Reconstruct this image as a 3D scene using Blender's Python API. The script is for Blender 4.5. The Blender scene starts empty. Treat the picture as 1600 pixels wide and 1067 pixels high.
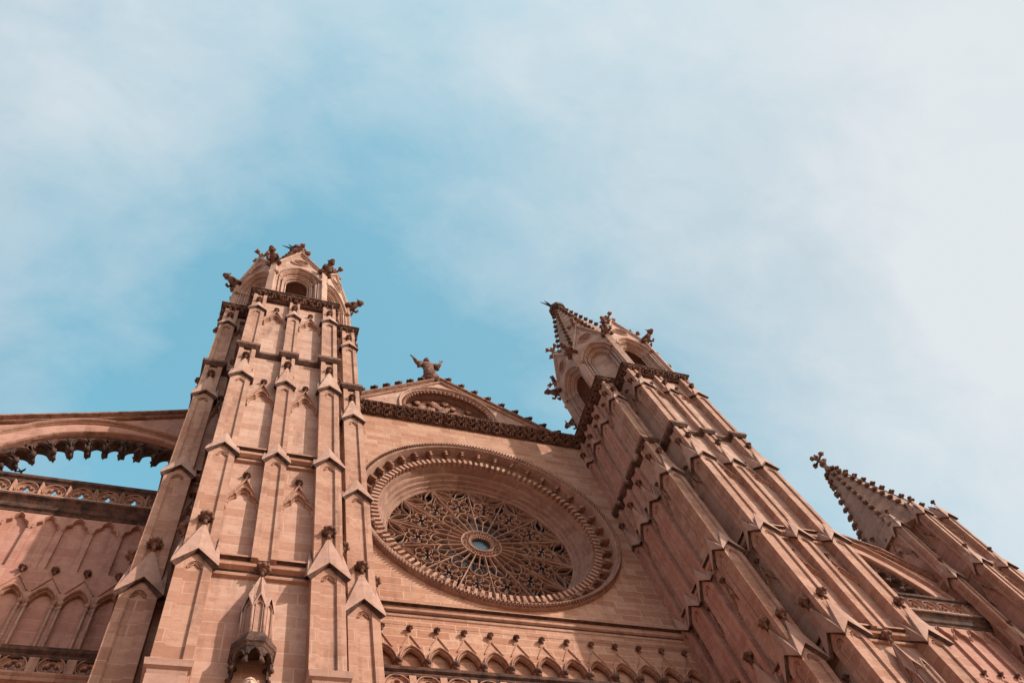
import bpy, math, random
from mathutils import Vector, Matrix
random.seed(7)
PI = math.pi
C = bpy.data.collections.new("scene"); bpy.context.scene.collection.children.link(C)
ZO = 33.8          # ground level sits 33.8 m below the centre of the rose window

# ------------------------------------------------------------------ camera
sc = bpy.context.scene
F_PX, YAW, PITCH, ROLL = 1265.54, 0.7421, 1.1310, -0.4927
fw = Vector((math.sin(YAW)*math.cos(PITCH), math.cos(YAW)*math.cos(PITCH), math.sin(PITCH)))
rt = Vector((math.cos(YAW), -math.sin(YAW), 0)); up = rt.cross(fw)
rt2 = math.cos(ROLL)*rt+math.sin(ROLL)*up; up2 = -math.sin(ROLL)*rt+math.cos(ROLL)*up
cd = bpy.data.cameras.new("camera"); cam = bpy.data.objects.new("camera", cd); C.objects.link(cam)
cd.sensor_width = 36; cd.lens = F_PX/1600*36; cd.clip_end = 4000; cd.clip_start = 0.1
cam.matrix_world = Matrix(((rt2.x, up2.x, -fw.x, -11.7829), (rt2.y, up2.y, -fw.y, -19.9509),
                           (rt2.z, up2.z, -fw.z, -32.2041+ZO), (0, 0, 0, 1)))
sc.camera = cam

# ------------------------------------------------------------------ light
SUN = Vector((1.10, -1.0, 0.92)).normalized()        # direction towards the sun
EL = math.asin(SUN.z); AZ = math.atan2(SUN.x, SUN.y)
sd = bpy.data.lights.new("sun", 'SUN'); sd.energy = 2.9; sd.angle = math.radians(0.7); sd.color = (1.0, 0.91, 0.80)
so = bpy.data.objects.new("sun", sd); C.objects.link(so); so.location = (60, -60, 90)
so.rotation_euler = (-SUN).to_track_quat('-Z', 'Y').to_euler()
sc.view_settings.view_transform = 'Standard'; sc.view_settings.look = 'None'
sc.view_settings.exposure = 1.0; sc.view_settings.gamma = 1.0

def pxdir(px, py):
    d = fw + rt2*((px-800)/F_PX) - up2*((py-533.5)/F_PX)
    return d.normalized()

W = bpy.data.worlds.new("World"); sc.world = W; W.use_nodes = True
nt = W.node_tree; nt.nodes.clear()
def N(tree, t, **kw):
    n = tree.nodes.new(t)
    for k, v in kw.items(): setattr(n, k, v)
    return n
def math_n(tree, op, a, b=None, clamp=False):
    n = tree.nodes.new('ShaderNodeMath'); n.operation = op; n.use_clamp = clamp
    for i, x in enumerate((a, b)):
        if x is None: continue
        if isinstance(x, (int, float)): n.inputs[i].default_value = x
        else: tree.links.new(x, n.inputs[i])
    return n.outputs[0]
def build_world():
    L = nt.links
    out = N(nt, 'ShaderNodeOutputWorld'); bg = N(nt, 'ShaderNodeBackground'); bg.inputs[1].default_value = 0.15
    sky = N(nt, 'ShaderNodeTexSky'); sky.sky_type = 'NISHITA'; sky.sun_disc = False
    sky.sun_elevation = EL; sky.sun_rotation = AZ; sky.air_density = 1.0; sky.dust_density = 1.2; sky.ozone_density = 1.6
    tc = N(nt, 'ShaderNodeTexCoord'); d = tc.outputs['Generated']
    tint = N(nt, 'ShaderNodeMix', data_type='RGBA', blend_type='MULTIPLY'); tint.inputs[0].default_value = 1
    L.new(sky.outputs[0], tint.inputs[6]); 
    # cloud cover: a broad field of cover plus wisps
    def lobe(px, py, k, amp):
        v = pxdir(px, py); dn = N(nt, 'ShaderNodeVectorMath', operation='DOT_PRODUCT')
        L.new(d, dn.inputs[0]); dn.inputs[1].default_value = v
        e = math_n(nt, 'SUBTRACT', dn.outputs['Value'], 1.0)
        e = math_n(nt, 'MULTIPLY', e, k); e = math_n(nt, 'EXPONENT', e)
        return math_n(nt, 'MULTIPLY', e, amp)
    cov = math_n(nt, 'SUBTRACT', lobe(800, 300, 2.6, .74), .30)
    for a in ((1760, 380, 10, 1.05), (60, 60, 11, .40), (-60, 330, 30, .26), (850, -60, 13, .22), (440, 440, 26, -.46), (720, 580, 26, -.42), (110, 580, 28, -.22),
              (1120, 640, 30, -.26), (1010, 300, 110, .16), (860, 400, 300, .10), (645, 385, 500, .16), (620, 150, 50, -.14), (1000, 150, 40, -.16), (1180, 420, 40, -.22), (920, 430, 90, .12), (1330, 620, 40, .02)):
        o = lobe(*a); cov = math_n(nt, 'ADD', o, cov)
    mp = N(nt, 'ShaderNodeMapping'); L.new(d, mp.inputs[0]); mp.inputs['Rotation'].default_value = (0.3, 0.5, 0.9); mp.inputs['Scale'].default_value = (1.0, 1.5, 1.0)
    n1 = N(nt, 'ShaderNodeTexNoise'); n1.inputs['Scale'].default_value = 3.6; n1.inputs['Detail'].default_value = 8; n1.inputs['Roughness'].default_value = .55; n1.inputs['Distortion'].default_value = .25
    L.new(mp.outputs[0], n1.inputs['Vector'])
    n2 = N(nt, 'ShaderNodeTexNoise'); n2.inputs['Scale'].default_value = 7; n2.inputs['Detail'].default_value = 9; n2.inputs['Roughness'].default_value = .62; n2.inputs['Distortion'].default_value = 0.3
    L.new(mp.outputs[0], n2.inputs['Vector'])
    a = math_n(nt, 'MULTIPLY', math_n(nt, 'SUBTRACT', n1.outputs[0], .5), 0.50)
    b = math_n(nt, 'MULTIPLY', math_n(nt, 'SUBTRACT', n2.outputs[0], .5), 0.74)
    cov = math_n(nt, 'ADD', cov, a); cov = math_n(nt, 'ADD', cov, b)
    # sky tint: bright near the facade; unseen sky gets added warm fill for shade
    near = math_n(nt, 'MINIMUM', lobe(800, 450, 5.0, 1.9), 1.0)
    tm = N(nt, 'ShaderNodeMix', data_type='RGBA'); L.new(near, tm.inputs[0]); tm.inputs[6].default_value = (1.0, .86, .72, 1); tm.inputs[7].default_value = (1.06, 1.66, 1.21, 1)
    sunny = math_n(nt, 'MINIMUM', lobe(1750, 250, 5.0, 1.15), 1.0)
    tm2 = N(nt, 'ShaderNodeMix', data_type='RGBA'); L.new(sunny, tm2.inputs[0]); L.new(tm.outputs[2], tm2.inputs[6]); tm2.inputs[7].default_value = (.62, .74, .57, 1)
    L.new(tm2.outputs[2], tint.inputs[7])
    cr = N(nt, 'ShaderNodeMapRange'); cr.inputs[1].default_value = 0.0; cr.inputs[2].default_value = 1.0
    cr.inputs[3].default_value = 0.03; cr.inputs[4].default_value = 1.0
    L.new(cov, cr.inputs[0])
    mix = N(nt, 'ShaderNodeMix', data_type='RGBA'); L.new(cr.outputs[0], mix.inputs[0])
    L.new(tint.outputs[2], mix.inputs[6]); mix.inputs[7].default_value = (2.52, 2.68, 2.80, 1)
    L.new(mix.outputs[2], bg.inputs[0]); L.new(bg.outputs[0], out.inputs[0])
build_world()

# ------------------------------------------------------------------ materials
def mat_new(name):
    m = bpy.data.materials.new(name); m.use_nodes = True; t = m.node_tree; t.nodes.clear()
    o = N(t, 'ShaderNodeOutputMaterial'); p = N(t, 'ShaderNodeBsdfPrincipled'); t.links.new(p.outputs[0], o.inputs[0])
    p.inputs['Roughness'].default_value = .88
    p.inputs['Specular IOR Level'].default_value = .18
    return m, t, p
def rgb(t, c):
    n = N(t, 'ShaderNodeRGB'); n.outputs[0].default_value = (*c, 1); return n.outputs[0]
def mixc(t, f, a, b, bt='MIX'):
    n = N(t, 'ShaderNodeMix', data_type='RGBA', blend_type=bt)
    if isinstance(f, (int, float)): n.inputs[0].default_value = f
    else: t.links.new(f, n.inputs[0])
    for i, x in ((6, a), (7, b)):
        if isinstance(x, tuple): n.inputs[i].default_value = (*x, 1)
        else: t.links.new(x, n.inputs[i])
    return n.outputs[2]
def ramp(t, fac, a, b, lo=0., hi=1.):
    n = N(t, 'ShaderNodeMapRange'); n.inputs[1].default_value = a; n.inputs[2].default_value = b
    n.inputs[3].default_value = lo; n.inputs[4].default_value = hi; t.links.new(fac, n.inputs[0]); return n.outputs[0]
def noise(t, vec, sc_, det=6, rough=.6, scale3=None):
    if scale3:
        mp = N(t, 'ShaderNodeMapping'); mp.inputs['Scale'].default_value = scale3; t.links.new(vec, mp.inputs[0]); vec = mp.outputs[0]
    n = N(t, 'ShaderNodeTexNoise'); n.inputs['Scale'].default_value = sc_; n.inputs['Detail'].default_value = det; n.inputs['Roughness'].default_value = rough
    t.links.new(vec, n.inputs['Vector']); return n.outputs[0]

def stone(name, base, base2, mortar, joints=.55, dark=.35, bh=.42, bw=.95, bump=.25, rough=.9):
    m, t, p = mat_new(name); L = t.links
    g = N(t, 'ShaderNodeNewGeometry'); pos = g.outputs['Position']; nor = g.outputs['True Normal']
    s = N(t, 'ShaderNodeSeparateXYZ'); L.new(pos, s.inputs[0]); sn = N(t, 'ShaderNodeSeparateXYZ'); L.new(nor, sn.inputs[0])
    ax = math_n(t, 'ABSOLUTE', sn.outputs[0]); ay = math_n(t, 'ABSOLUTE', sn.outputs[1])
    sel = math_n(t, 'GREATER_THAN', ax, ay)
    u = math_n(t, 'ADD', math_n(t, 'MULTIPLY', s.outputs[1], sel), math_n(t, 'MULTIPLY', s.outputs[0], math_n(t, 'SUBTRACT', 1.0, sel)))
    cb = N(t, 'ShaderNodeCombineXYZ'); L.new(u, cb.inputs[0]); L.new(s.outputs[2], cb.inputs[1])
    wob = noise(t, pos, .9, 2, .5)
    wv = math_n(t, 'ADD', s.outputs[2], math_n(t, 'MULTIPLY', wob, .10)); L.new(wv, cb.inputs[1])
    br = N(t, 'ShaderNodeTexBrick'); L.new(cb.outputs[0], br.inputs['Vector']); br.inputs['Scale'].default_value = 1
    br.inputs['Brick Width'].default_value = bw; br.inputs['Row Height'].default_value = bh; br.inputs['Mortar Size'].default_value = .022
    br.inputs['Mortar Smooth'].default_value = .3; br.inputs['Bias'].default_value = 0; br.offset = .45; br.squash = 1.35; br.squash_frequency = 3
    br.inputs['Color1'].default_value = (0, 0, 0, 1); br.inputs['Color2'].default_value = (1, 1, 1, 1); br.inputs['Mortar'].default_value = (.5, .5, .5, 1)
    # second lower-frequency brick value so neighbours differ
    n_big = noise(t, pos, .35, 5, .6); n_mid = noise(t, pos, 1.7, 6, .65); n_fine = noise(t, pos, 14, 6, .7)
    n_bed = noise(t, pos, 1.0, 6, .7, (.55, .55, 5.5))
    n_str = noise(t, pos, 1.0, 5, .6, (2.2, 2.2, .22))
    f = math_n(t, 'ADD', math_n(t, 'MULTIPLY', ramp(t, br.outputs[0], 0, 1), .66), math_n(t, 'MULTIPLY', ramp(t, n_big, .35, .65), .30))
    f = math_n(t, 'ADD', f, math_n(t, 'MULTIPLY', ramp(t, n_bed, .35, .65), .34))
    col = mixc(t, f, base, base2)
    lowz = ramp(t, s.outputs[2], 44, 26, .30, 1.0)        # the lower, older courses show their joints more
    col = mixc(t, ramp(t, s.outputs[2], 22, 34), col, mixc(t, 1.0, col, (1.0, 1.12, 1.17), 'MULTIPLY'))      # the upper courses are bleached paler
    mott = noise(t, pos, 4.5, 7, .72)
    col = mixc(t, math_n(t, 'MULTIPLY', ramp(t, mott, .48, .68), .6), col, (base2[0]*.80, base2[1]*.78, base2[2]*.8))
    mf = math_n(t, 'MULTIPLY', math_n(t, 'MULTIPLY', br.outputs['Fac'], joints), lowz)
    mf = math_n(t, 'MULTIPLY', mf, ramp(t, n_mid, .30, .5))
    col = mixc(t, mf, col, mortar)
    dk = math_n(t, 'MULTIPLY', ramp(t, n_str, .52, .74), ramp(t, n_mid, .38, .62)); dk = math_n(t, 'MULTIPLY', dk, dark, clamp=True)
    col = mixc(t, dk, col, (base[0]*.34, base[1]*.30, base[2]*.30))
    pit = ramp(t, n_fine, .66, .76); col = mixc(t, math_n(t, 'MULTIPLY', pit, .35), col, (base[0]*.45, base[1]*.4, base[2]*.4))
    L.new(col, p.inputs['Base Color']); p.inputs['Roughness'].default_value = rough
    h = math_n(t, 'ADD', math_n(t, 'MULTIPLY', n_fine, .35), math_n(t, 'MULTIPLY', n_bed, .55))
    h = math_n(t, 'SUBTRACT', h, math_n(t, 'MULTIPLY', br.outputs['Fac'], .5))
    b = N(t, 'ShaderNodeBump'); b.inputs['Strength'].default_value = bump; b.inputs['Distance'].default_value = .05
    L.new(h, b.inputs['Height']); L.new(b.outputs[0], p.inputs['Normal'])
    return m
def crust(name, a, b_, c, bump=.6):
    m, t, p = mat_new(name); L = t.links
    g = N(t, 'ShaderNodeNewGeometry'); pos = g.outputs['Position']
    n1 = noise(t, pos, 3.2, 6, .65); n2 = noise(t, pos, 18, 5, .7)
    col = mixc(t, ramp(t, n1, .36, .62), a, b_); col = mixc(t, ramp(t, n2, .55, .72), col, c)
    L.new(col, p.inputs['Base Color'])
    bp = N(t, 'ShaderNodeBump'); bp.inputs['Strength'].default_value = bump; bp.inputs['Distance'].default_value = .06
    L.new(math_n(t, 'ADD', n1, n2), bp.inputs['Height']); L.new(bp.outputs[0], p.inputs['Normal'])
    return m
M = {}
M['stone'] = stone('sandstone', (.46, .268, .190), (.30, .130, .080), (.55, .36, .28), joints=.6, dark=.6, bump=.4)
M['stone_pale'] = stone('pale_sandstone', (.46, .292, .230), (.34, .175, .125), (.54, .38, .31), joints=.4, dark=1.0, bh=.46, bw=1.2, bump=.32)
M['stone_smooth'] = stone('smooth_sandstone', (.44, .235, .180), (.33, .150, .112), (.50, .29, .22), joints=.3, dark=.9, bh=.5, bw=1.2, bump=.3)
M['trim'] = stone('trim_sandstone', (.44, .256, .190), (.29, .140, .095), (.50, .32, .25), joints=.4, dark=1.2, bh=.46, bw=1.7, bump=.32)
M['tracery'] = stone('tracery_stone', (.44, .26, .19), (.28, .14, .10), (.4, .24, .17), joints=.0, dark=.9, bump=.2)
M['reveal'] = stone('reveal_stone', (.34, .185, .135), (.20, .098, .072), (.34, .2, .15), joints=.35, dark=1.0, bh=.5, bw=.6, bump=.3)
M['cap'] = stone('weathered_cap_stone', (.46, .290, .235), (.30, .165, .125), (.45, .3, .23), joints=.1, dark=1.0, bh=2, bw=2, bump=.35)
M['spire'] = stone('lichened_spire_stone', (.38, .220, .162), (.22, .115, .082), (.34, .22, .17), joints=.3, dark=1.0, bump=.45)
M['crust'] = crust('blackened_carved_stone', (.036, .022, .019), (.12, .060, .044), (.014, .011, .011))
M['crust_light'] = crust('weathered_carved_stone', (.15, .070, .050), (.31, .165, .12), (.06, .028, .022))
M['finial'] = crust('weathered_finial_stone', (.075, .037, .029), (.21, .11, .08), (.028, .016, .014))
M['statue'] = crust('carved_figure_stone', (.40, .22, .16), (.55, .33, .24), (.16, .075, .055), .35)
M['head'] = crust('pale_figure_stone', (.52, .36, .28), (.60, .43, .34), (.34, .22, .17), .2)
def plain(name, col, rough=.6, metal=0):
    m, t, p = mat_new(name); g = N(t, 'ShaderNodeNewGeometry'); n1 = noise(t, g.outputs['Position'], 4, 5, .6)
    t.links.new(mixc(t, ramp(t, n1, .3, .7), col, tuple(x*.6 for x in col)), p.inputs['Base Color'])
    p.inputs['Roughness'].default_value = rough; p.inputs['Metallic'].default_value = metal; return m
M['iron'] = plain('dark_metal', (.03, .035, .035), .5, .6)
M['dark'] = plain('dark_interior', (.02, .012, .010), .95)
M['feather'] = plain('dark_feathers', (.02, .02, .022), .8)
def glass(name, c1, c2, rough):
    m, t, p = mat_new(name); L = t.links
    g = N(t, 'ShaderNodeNewGeometry'); v = N(t, 'ShaderNodeTexVoronoi'); v.inputs['Scale'].default_value = 5; L.new(g.outputs['Position'], v.inputs['Vector'])
    s = N(t, 'ShaderNodeSeparateColor'); L.new(v.outputs['Color'], s.inputs[0])
    L.new(mixc(t, s.outputs[0], c1, c2), p.inputs['Base Color']); p.inputs['Roughness'].default_value = rough
    p.inputs['Specular IOR Level'].default_value = .22
    n1 = noise(t, g.outputs['Position'], 3, 3, .6); bp = N(t, 'ShaderNodeBump'); bp.inputs['Strength'].default_value = .25; bp.inputs['Distance'].default_value = .1
    L.new(n1, bp.inputs['Height']); L.new(bp.outputs[0], p.inputs['Normal']); return m
M['glass'] = glass('stained_glass', (.010, .006, .008), (.020, .012, .014), .5)
M['glass_hub'] = glass('blue_glass', (.02, .035, .05), (.045, .065, .08), .35)
def paving():
    m, t, p = mat_new('stone_paving'); L = t.links
    g = N(t, 'ShaderNodeNewGeometry'); br = N(t, 'ShaderNodeTexBrick'); L.new(g.outputs['Position'], br.inputs['Vector']); br.inputs['Scale'].default_value = 1
    br.inputs['Brick Width'].default_value = 1.2; br.inputs['Row Height'].default_value = .6; br.inputs['Mortar Size'].default_value = .012
    br.inputs['Color1'].default_value = (.42, .245, .17, 1); br.inputs['Color2'].default_value = (.35, .205, .14, 1); br.inputs['Mortar'].default_value = (.15, .11, .09, 1)
    L.new(br.outputs[0], p.inputs['Base Color']); return m
M['paving'] = paving()

# ------------------------------------------------------------------ mesh helpers
class MB:
    def __init__(s): s.v = []; s.f = []; s.sm = []; s.mi = None
    def add(s, vs, fs, smooth=False):
        n = len(s.v); s.v += [tuple(v) for v in vs]; s.f += [tuple(i+n for i in f) for f in fs]; s.sm += [smooth]*len(fs)
    def box(s, x0, x1, y0, y1, z0, z1):
        s.add([(x0, y0, z0), (x1, y0, z0), (x1, y1, z0), (x0, y1, z0), (x0, y0, z1), (x1, y0, z1), (x1, y1, z1), (x0, y1, z1)],
              [(0, 3, 2, 1), (4, 5, 6, 7), (0, 1, 5, 4), (1, 2, 6, 5), (2, 3, 7, 6), (3, 0, 4, 7)])
    def prismY(s, poly, y0, y1):       # poly in (x,z), counter-clockwise seen from -y ; y0 front, y1 back
        n = len(poly); vs = [(a, y0, b) for a, b in poly]+[(a, y1, b) for a, b in poly]
        s.add(vs, [tuple(range(n)), tuple(range(2*n-1, n-1, -1))]+[(i, i+n, (i+1) % n+n, (i+1) % n) for i in range(n)])
    def prismZ(s, poly, z0, z1, top_scale=None, c=(0, 0)):
        n = len(poly); k = 1 if top_scale is None else top_scale
        vs = [(a, b, z0) for a, b in poly]+[(c[0]+(a-c[0])*k, c[1]+(b-c[1])*k, z1) for a, b in poly]
        s.add(vs, [tuple(range(n-1, -1, -1)), tuple(range(n, 2*n))]+[(i, (i+1) % n, (i+1) % n+n, i+n) for i in range(n)])
    def bar(s, pts, w, d0, d1, closed=False, ch=.3, y=0):
        """bar along a polyline in the local wall plane (x,z); back at depth d0, front at d1 (outwards = -y)"""
        P = [Vector(p) for p in pts]; n = len(P)
        prof = [(-w/2, d0), (-w/2, d1-(d1-d0)*ch), (-w*.18, d1), (w*.18, d1), (w/2, d1-(d1-d0)*ch), (w/2, d0)]
        vs = []
        for i in range(n):
            a = P[i-1] if (i > 0 or closed) else None; b = P[(i+1) % n] if (i < n-1 or closed) else None
            t1 = (P[i]-a).normalized() if a is not None else (b-P[i]).normalized()
            t2 = (b-P[i]).normalized() if b is not None else t1
            t = t1+t2
            if t.length < 1e-4: t = Vector((t1.y, -t1.x))
            t.normalize(); k = 1/max(.45, t.dot(t1)); nn = Vector((-t.y, t.x))*k
            for q, dd in prof: vs.append((P[i].x+nn.x*q, y-dd, P[i].y+nn.y*q))
        m = len(prof); fs = []
        for i in range(n if closed else n-1):
            j = (i+1) % n
            for k in range(m): fs.append((i*m+k, j*m+k, j*m+(k+1) % m, i*m+(k+1) % m))
        if not closed: fs += [tuple(range(m)), tuple(range((n-1)*m+m-1, (n-1)*m-1, -1))]
        s.add(vs, fs)
    def loft(s, path, radii, n=8, caps=True, smooth=True, sq=1.0, up=None):
        P = [Vector(p) for p in path]; R = [r if isinstance(r, tuple) else (r, r) for r in radii]; vs = []
        for i, p in enumerate(P):
            t = (P[min(i+1, len(P)-1)]-P[max(i-1, 0)]).normalized()
            u0 = Vector(up) if up else (Vector((0, 0, 1)) if abs(t.z) < .9 else Vector((0, 1, 0)))
            a = t.cross(u0).normalized(); b = a.cross(t).normalized()
            for k in range(n):
                th = 2*PI*k/n; vs.append(p+a*(math.cos(th)*R[i][0])+b*(math.sin(th)*R[i][1]))
        fs = []
        for i in range(len(P)-1):
            for k in range(n): fs.append((i*n+k, i*n+(k+1) % n, (i+1)*n+(k+1) % n, (i+1)*n+k))
        if caps: fs += [tuple(range(n-1, -1, -1)), tuple(range((len(P)-1)*n, len(P)*n))]
        s.add(vs, fs, smooth)
    def lathe(s, prof, n=12, c=(0, 0, 0), smooth=True, lob=0, amp=0):
        vs = []
        for r, z in prof:
            for k in range(n):
                th = 2*PI*k/n; rr = r*(1+amp*math.cos(lob*th)); vs.append((c[0]+rr*math.cos(th), c[1]+rr*math.sin(th), c[2]+z))
        fs = []
        for i in range(len(prof)-1):
            for k in range(n): fs.append((i*n+k, i*n+(k+1) % n, (i+1)*n+(k+1) % n, (i+1)*n+k))
        fs += [tuple(range(n-1, -1, -1)), tuple(range((len(prof)-1)*n, len(prof)*n))]
        s.add(vs, fs, smooth)
    def rev(s, prof, n=160, a0=0, a1=2*PI, smooth=True):      # (r, y) profile turned about the y axis, in (x,z)
        full = abs(a1-a0-2*PI) < 1e-6; m = n if full else n+1; vs = []
        for r, y in prof:
            for k in range(m):
                th = a0+(a1-a0)*k/n; vs.append((r*math.cos(th), y, r*math.sin(th)))
        fs = []
        for i in range(len(prof)-1):
            for k in range(n):
                j = (k+1) % m; fs.append((i*m+k, i*m+j, (i+1)*m+j, (i+1)*m+k))
        s.add(vs, fs, smooth)
    def blob(s, c, r, n=8, m=5, lob=0, amp=0, sx=(1, 1, 1), jit=0):
        vs = [(c[0], c[1], c[2]-r*sx[2])]
        for i in range(1, m):
            ph = -PI/2+PI*i/m
            for k in range(n):
                th = 2*PI*k/n; rr = r*(1+amp*math.cos(lob*th+i))*(1+random.uniform(-jit, jit))
                vs.append((c[0]+rr*sx[0]*math.cos(ph)*math.cos(th), c[1]+rr*sx[1]*math.cos(ph)*math.sin(th), c[2]+rr*sx[2]*math.sin(ph)))
        vs.append((c[0], c[1], c[2]+r*sx[2])); fs = []
        for k in range(n): fs.append((0, 1+(k+1) % n, 1+k)); fs.append((len(vs)-1, 1+(m-2)*n+k, 1+(m-2)*n+(k+1) % n))
        for i in range(m-2):
            for k in range(n): fs.append((1+i*n+k, 1+i*n+(k+1) % n, 1+(i+1)*n+(k+1) % n, 1+(i+1)*n+k))
        s.add(vs, fs, True)
    def sweep(s, prof, path, closed=False, dark=()):
        """horizontal moulding: prof = (outward offset, z) list, path = (x,y) list, outward = right-hand side of travel"""
        P = [Vector(p) for p in path]; n = len(P); vs = []
        for i in range(n):
            a = P[i-1] if (i > 0 or closed) else None; b = P[(i+1) % n] if (i < n-1 or closed) else None
            t1 = (P[i]-a).normalized() if a is not None else (b-P[i]).normalized(); t2 = (b-P[i]).normalized() if b is not None else t1
            n1 = Vector((t1.y, -t1.x)); n2 = Vector((t2.y, -t2.x)); mm = (n1+n2).normalized(); k = 1/max(.35, mm.dot(n1))
            for o, z in prof: vs.append((P[i].x+mm.x*k*o, P[i].y+mm.y*k*o, z))
        m = len(prof); fs = []; dk_ = []
        for i in range(n if closed else n-1):
            j = (i+1) % n
            for k in range(m-1):
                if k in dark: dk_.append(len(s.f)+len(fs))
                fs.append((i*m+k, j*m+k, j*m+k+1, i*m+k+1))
        if dk_: s.mi = ('crust', dk_)  # dark bands put dirt and shade into grooves and under ledges
        if not closed: fs += [tuple(range(m)), tuple(range((n-1)*m+m-1, (n-1)*m-1, -1))]
        s.add(vs, fs)
    def tf(s, mtx, start=0):
        for i in range(start, len(s.v)): s.v[i] = tuple(mtx @ Vector(s.v[i]))
    def mesh(s, name, mat):
        me = bpy.data.meshes.new(name); me.from_pydata(s.v, [], s.f); me.materials.append(M[mat] if isinstance(mat, str) else mat)
        me.polygons.foreach_set('use_smooth', s.sm); me.update()
        if s.mi:
            me.materials.append(M[s.mi[0]])
            for i in s.mi[1]: me.polygons[i].material_index = 1
        me.validate(); return me

WM = {}       # world matrices in canonical coordinates
def TR(x=0, y=0, z=0, rz=0, s=(1, 1, 1)):
    return Matrix.Translation((x, y, z)) @ Matrix.Rotation(rz, 4, 'Z') @ Matrix.Diagonal((*s, 1))
def link(o, parent, w):
    C.objects.link(o); WM[o] = w
    if parent is not None: o.parent = parent; o.matrix_local = WM[parent].inverted() @ w
    else: o.matrix_world = w
    return o
def empty(name, x, y, z=None):
    o = bpy.data.objects.new(name, None); o.empty_display_size = .5
    return link(o, None, TR(x, y, (-ZO if z is None else z)+ZO))
def part(name, mb, mat, parent, w=None):
    """mb in canonical coordinates (z relative to the rose) when w is None, else in its own local frame placed by w"""
    if w is None:
        pw = WM[parent]; inv = pw.inverted() @ Matrix.Translation((0, 0, ZO)); mb.tf(inv)
        return link(bpy.data.objects.new(name, mb.mesh(name, mat)), parent, pw.copy())
    me = mb if isinstance(mb, bpy.types.Mesh) else mb.mesh(name, mat)
    return link(bpy.data.objects.new(name, me), parent, Matrix.Translation((0, 0, ZO)) @ w)
def tag(o, label=None, cat=None, group=None, kind=None):
    if label: o['label'] = label
    if cat: o['category'] = cat
    if group: o['group'] = group
    if kind: o['kind'] = kind
    return o
def dup_tree(o, parent=None, dx=0):
    c = o.copy(); C.objects.link(c); WM[c] = Matrix.Translation((dx, 0, 0)) @ WM[o]
    if parent is not None: c.parent = parent
    else: c.matrix_world = WM[c]
    for ch in list(kids.get(o, ())): dup_tree(ch, c, dx)
    return c
kids = {}
def index_kids():
    kids.clear()
    for o in C.objects:
        if o.parent: kids.setdefault(o.parent, []).append(o)
def arc(cx, cz, r, a0, a1, n=10):
    return [(cx+r*math.cos(math.radians(a0+(a1-a0)*i/n)), cz+r*math.sin(math.radians(a0+(a1-a0)*i/n))) for i in range(n+1)]
def pointed(hw, rise, zs, n=8, cx=0):
    """pointed arch from left springing over the apex to right springing"""
    R = (hw*hw+rise*rise)/(2*hw); a = math.degrees(math.asin(min(1, rise/R)))
    if rise < hw: a = math.degrees(math.atan2(rise, R-hw)) if R > hw else 90
    Lp = [(cx-hw+R-R*math.cos(math.radians(a*i/n)), zs+R*math.sin(math.radians(a*i/n))) for i in range(n+1)]
    return Lp+[(2*cx-p[0], p[1]) for p in reversed(Lp[:-1])]
def arch_plate(mb, x0, x1, z0, z1, hole, y0, y1):
    """plate with an arched notch open at the bottom: hole = polyline left springing -> apex -> right springing, legs go down to z0"""
    h = hole; poly = [(x0, z0), (h[0][0], z0)]+list(h)+[(h[-1][0], z0), (x1, z0), (x1, z1), (x0, z1)]
    apex = max(range(len(h)), key=lambda i: h[i][1]); A = h[apex]
    left = [(x0, z0), (h[0][0], z0)]+list(h[:apex+1])+[(A[0], z1), (x0, z1)]
    right = [(A[0], z1)]+list(h[apex:])+[(h[-1][0], z0), (x1, z0), (x1, z1)]
    if abs(x0-h[0][0]) < 1e-6 and z0 == h[0][1]: left = left[1:]
    mb.prismY(left, y0, y1); mb.prismY(right, y0, y1)

# ---- foliage finial (cabbage leaves round a bud), origin at its foot
def m_finial(r=.22):
    b = MB(); b.lathe([(r*.34, -.12*r), (r*.26, r*.5), (r*.26, r*.9), (r*.52, r*1.0), (r*.55, r*1.15), (r*.4, r*1.22)], 8)
    prof = []
    for i, (rr, z) in enumerate(((.35, 1.2), (.78, 1.32), (1.0, 1.55), (.95, 1.75), (.66, 1.92), (.62, 2.0), (.70, 2.12), (.58, 2.3), (.3, 2.42), (.05, 2.46))): prof.append((rr*r, z*r))
    b.lathe(prof, 24, lob=8, amp=.07)
    for k in range(8):
        a = k*2*PI/8; b.blob((math.cos(a)*r*.86, math.sin(a)*r*.86, r*(1.5+.16*(k % 2))), r*.30, 6, 4, 3, .2, (1, 1, 1.1), .15)
    for k in range(5):
        a = k*2*PI/5; b.blob((math.cos(a)*r*.45, math.sin(a)*r*.45, r*2.12), r*.30, 6, 4, 3, .2, (1, 1, 1.1), .15)
    return b
def m_crocket(r=.16):
    b = MB(); b.blob((0, 0, 0), r, 7, 5, 3, .28, (1, 1, .8), .15); b.blob((0, -r*.7, -r*.35), r*.55, 6, 4, 3, .2, (1, 1, .8), .15)
    b.blob((r*.6, -r*.2, r*.2), r*.45, 6, 4, 0, 0, (1, 1, 1), .15); b.blob((-r*.6, -r*.2, r*.2), r*.45, 6, 4, 0, 0, (1, 1, 1), .15); return b
def m_cross_finial(r=.2):
    b = MB(); b.lathe([(r*.55, 0), (r*.5, r*.5), (r*.75, r*.6), (r*.75, r*.9), (r*.35, r*1.0), (r*.28, r*2.6)], 8)
    for a in (0, PI/2, PI, 3*PI/2):
        b.loft([(0, 0, r*2.2), (math.cos(a)*r*1.1, math.sin(a)*r*1.1, r*2.5)], [r*.25, r*.22], 6)
        b.blob((math.cos(a)*r*1.45, math.sin(a)*r*1.45, r*2.55), r*.55, 7, 5, 3, .25, (1, 1, 1), .15)
    b.blob((0, 0, r*3.5), r*.6, 8, 5, 4, .25, (1, 1, 1), .12); return b
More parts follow.
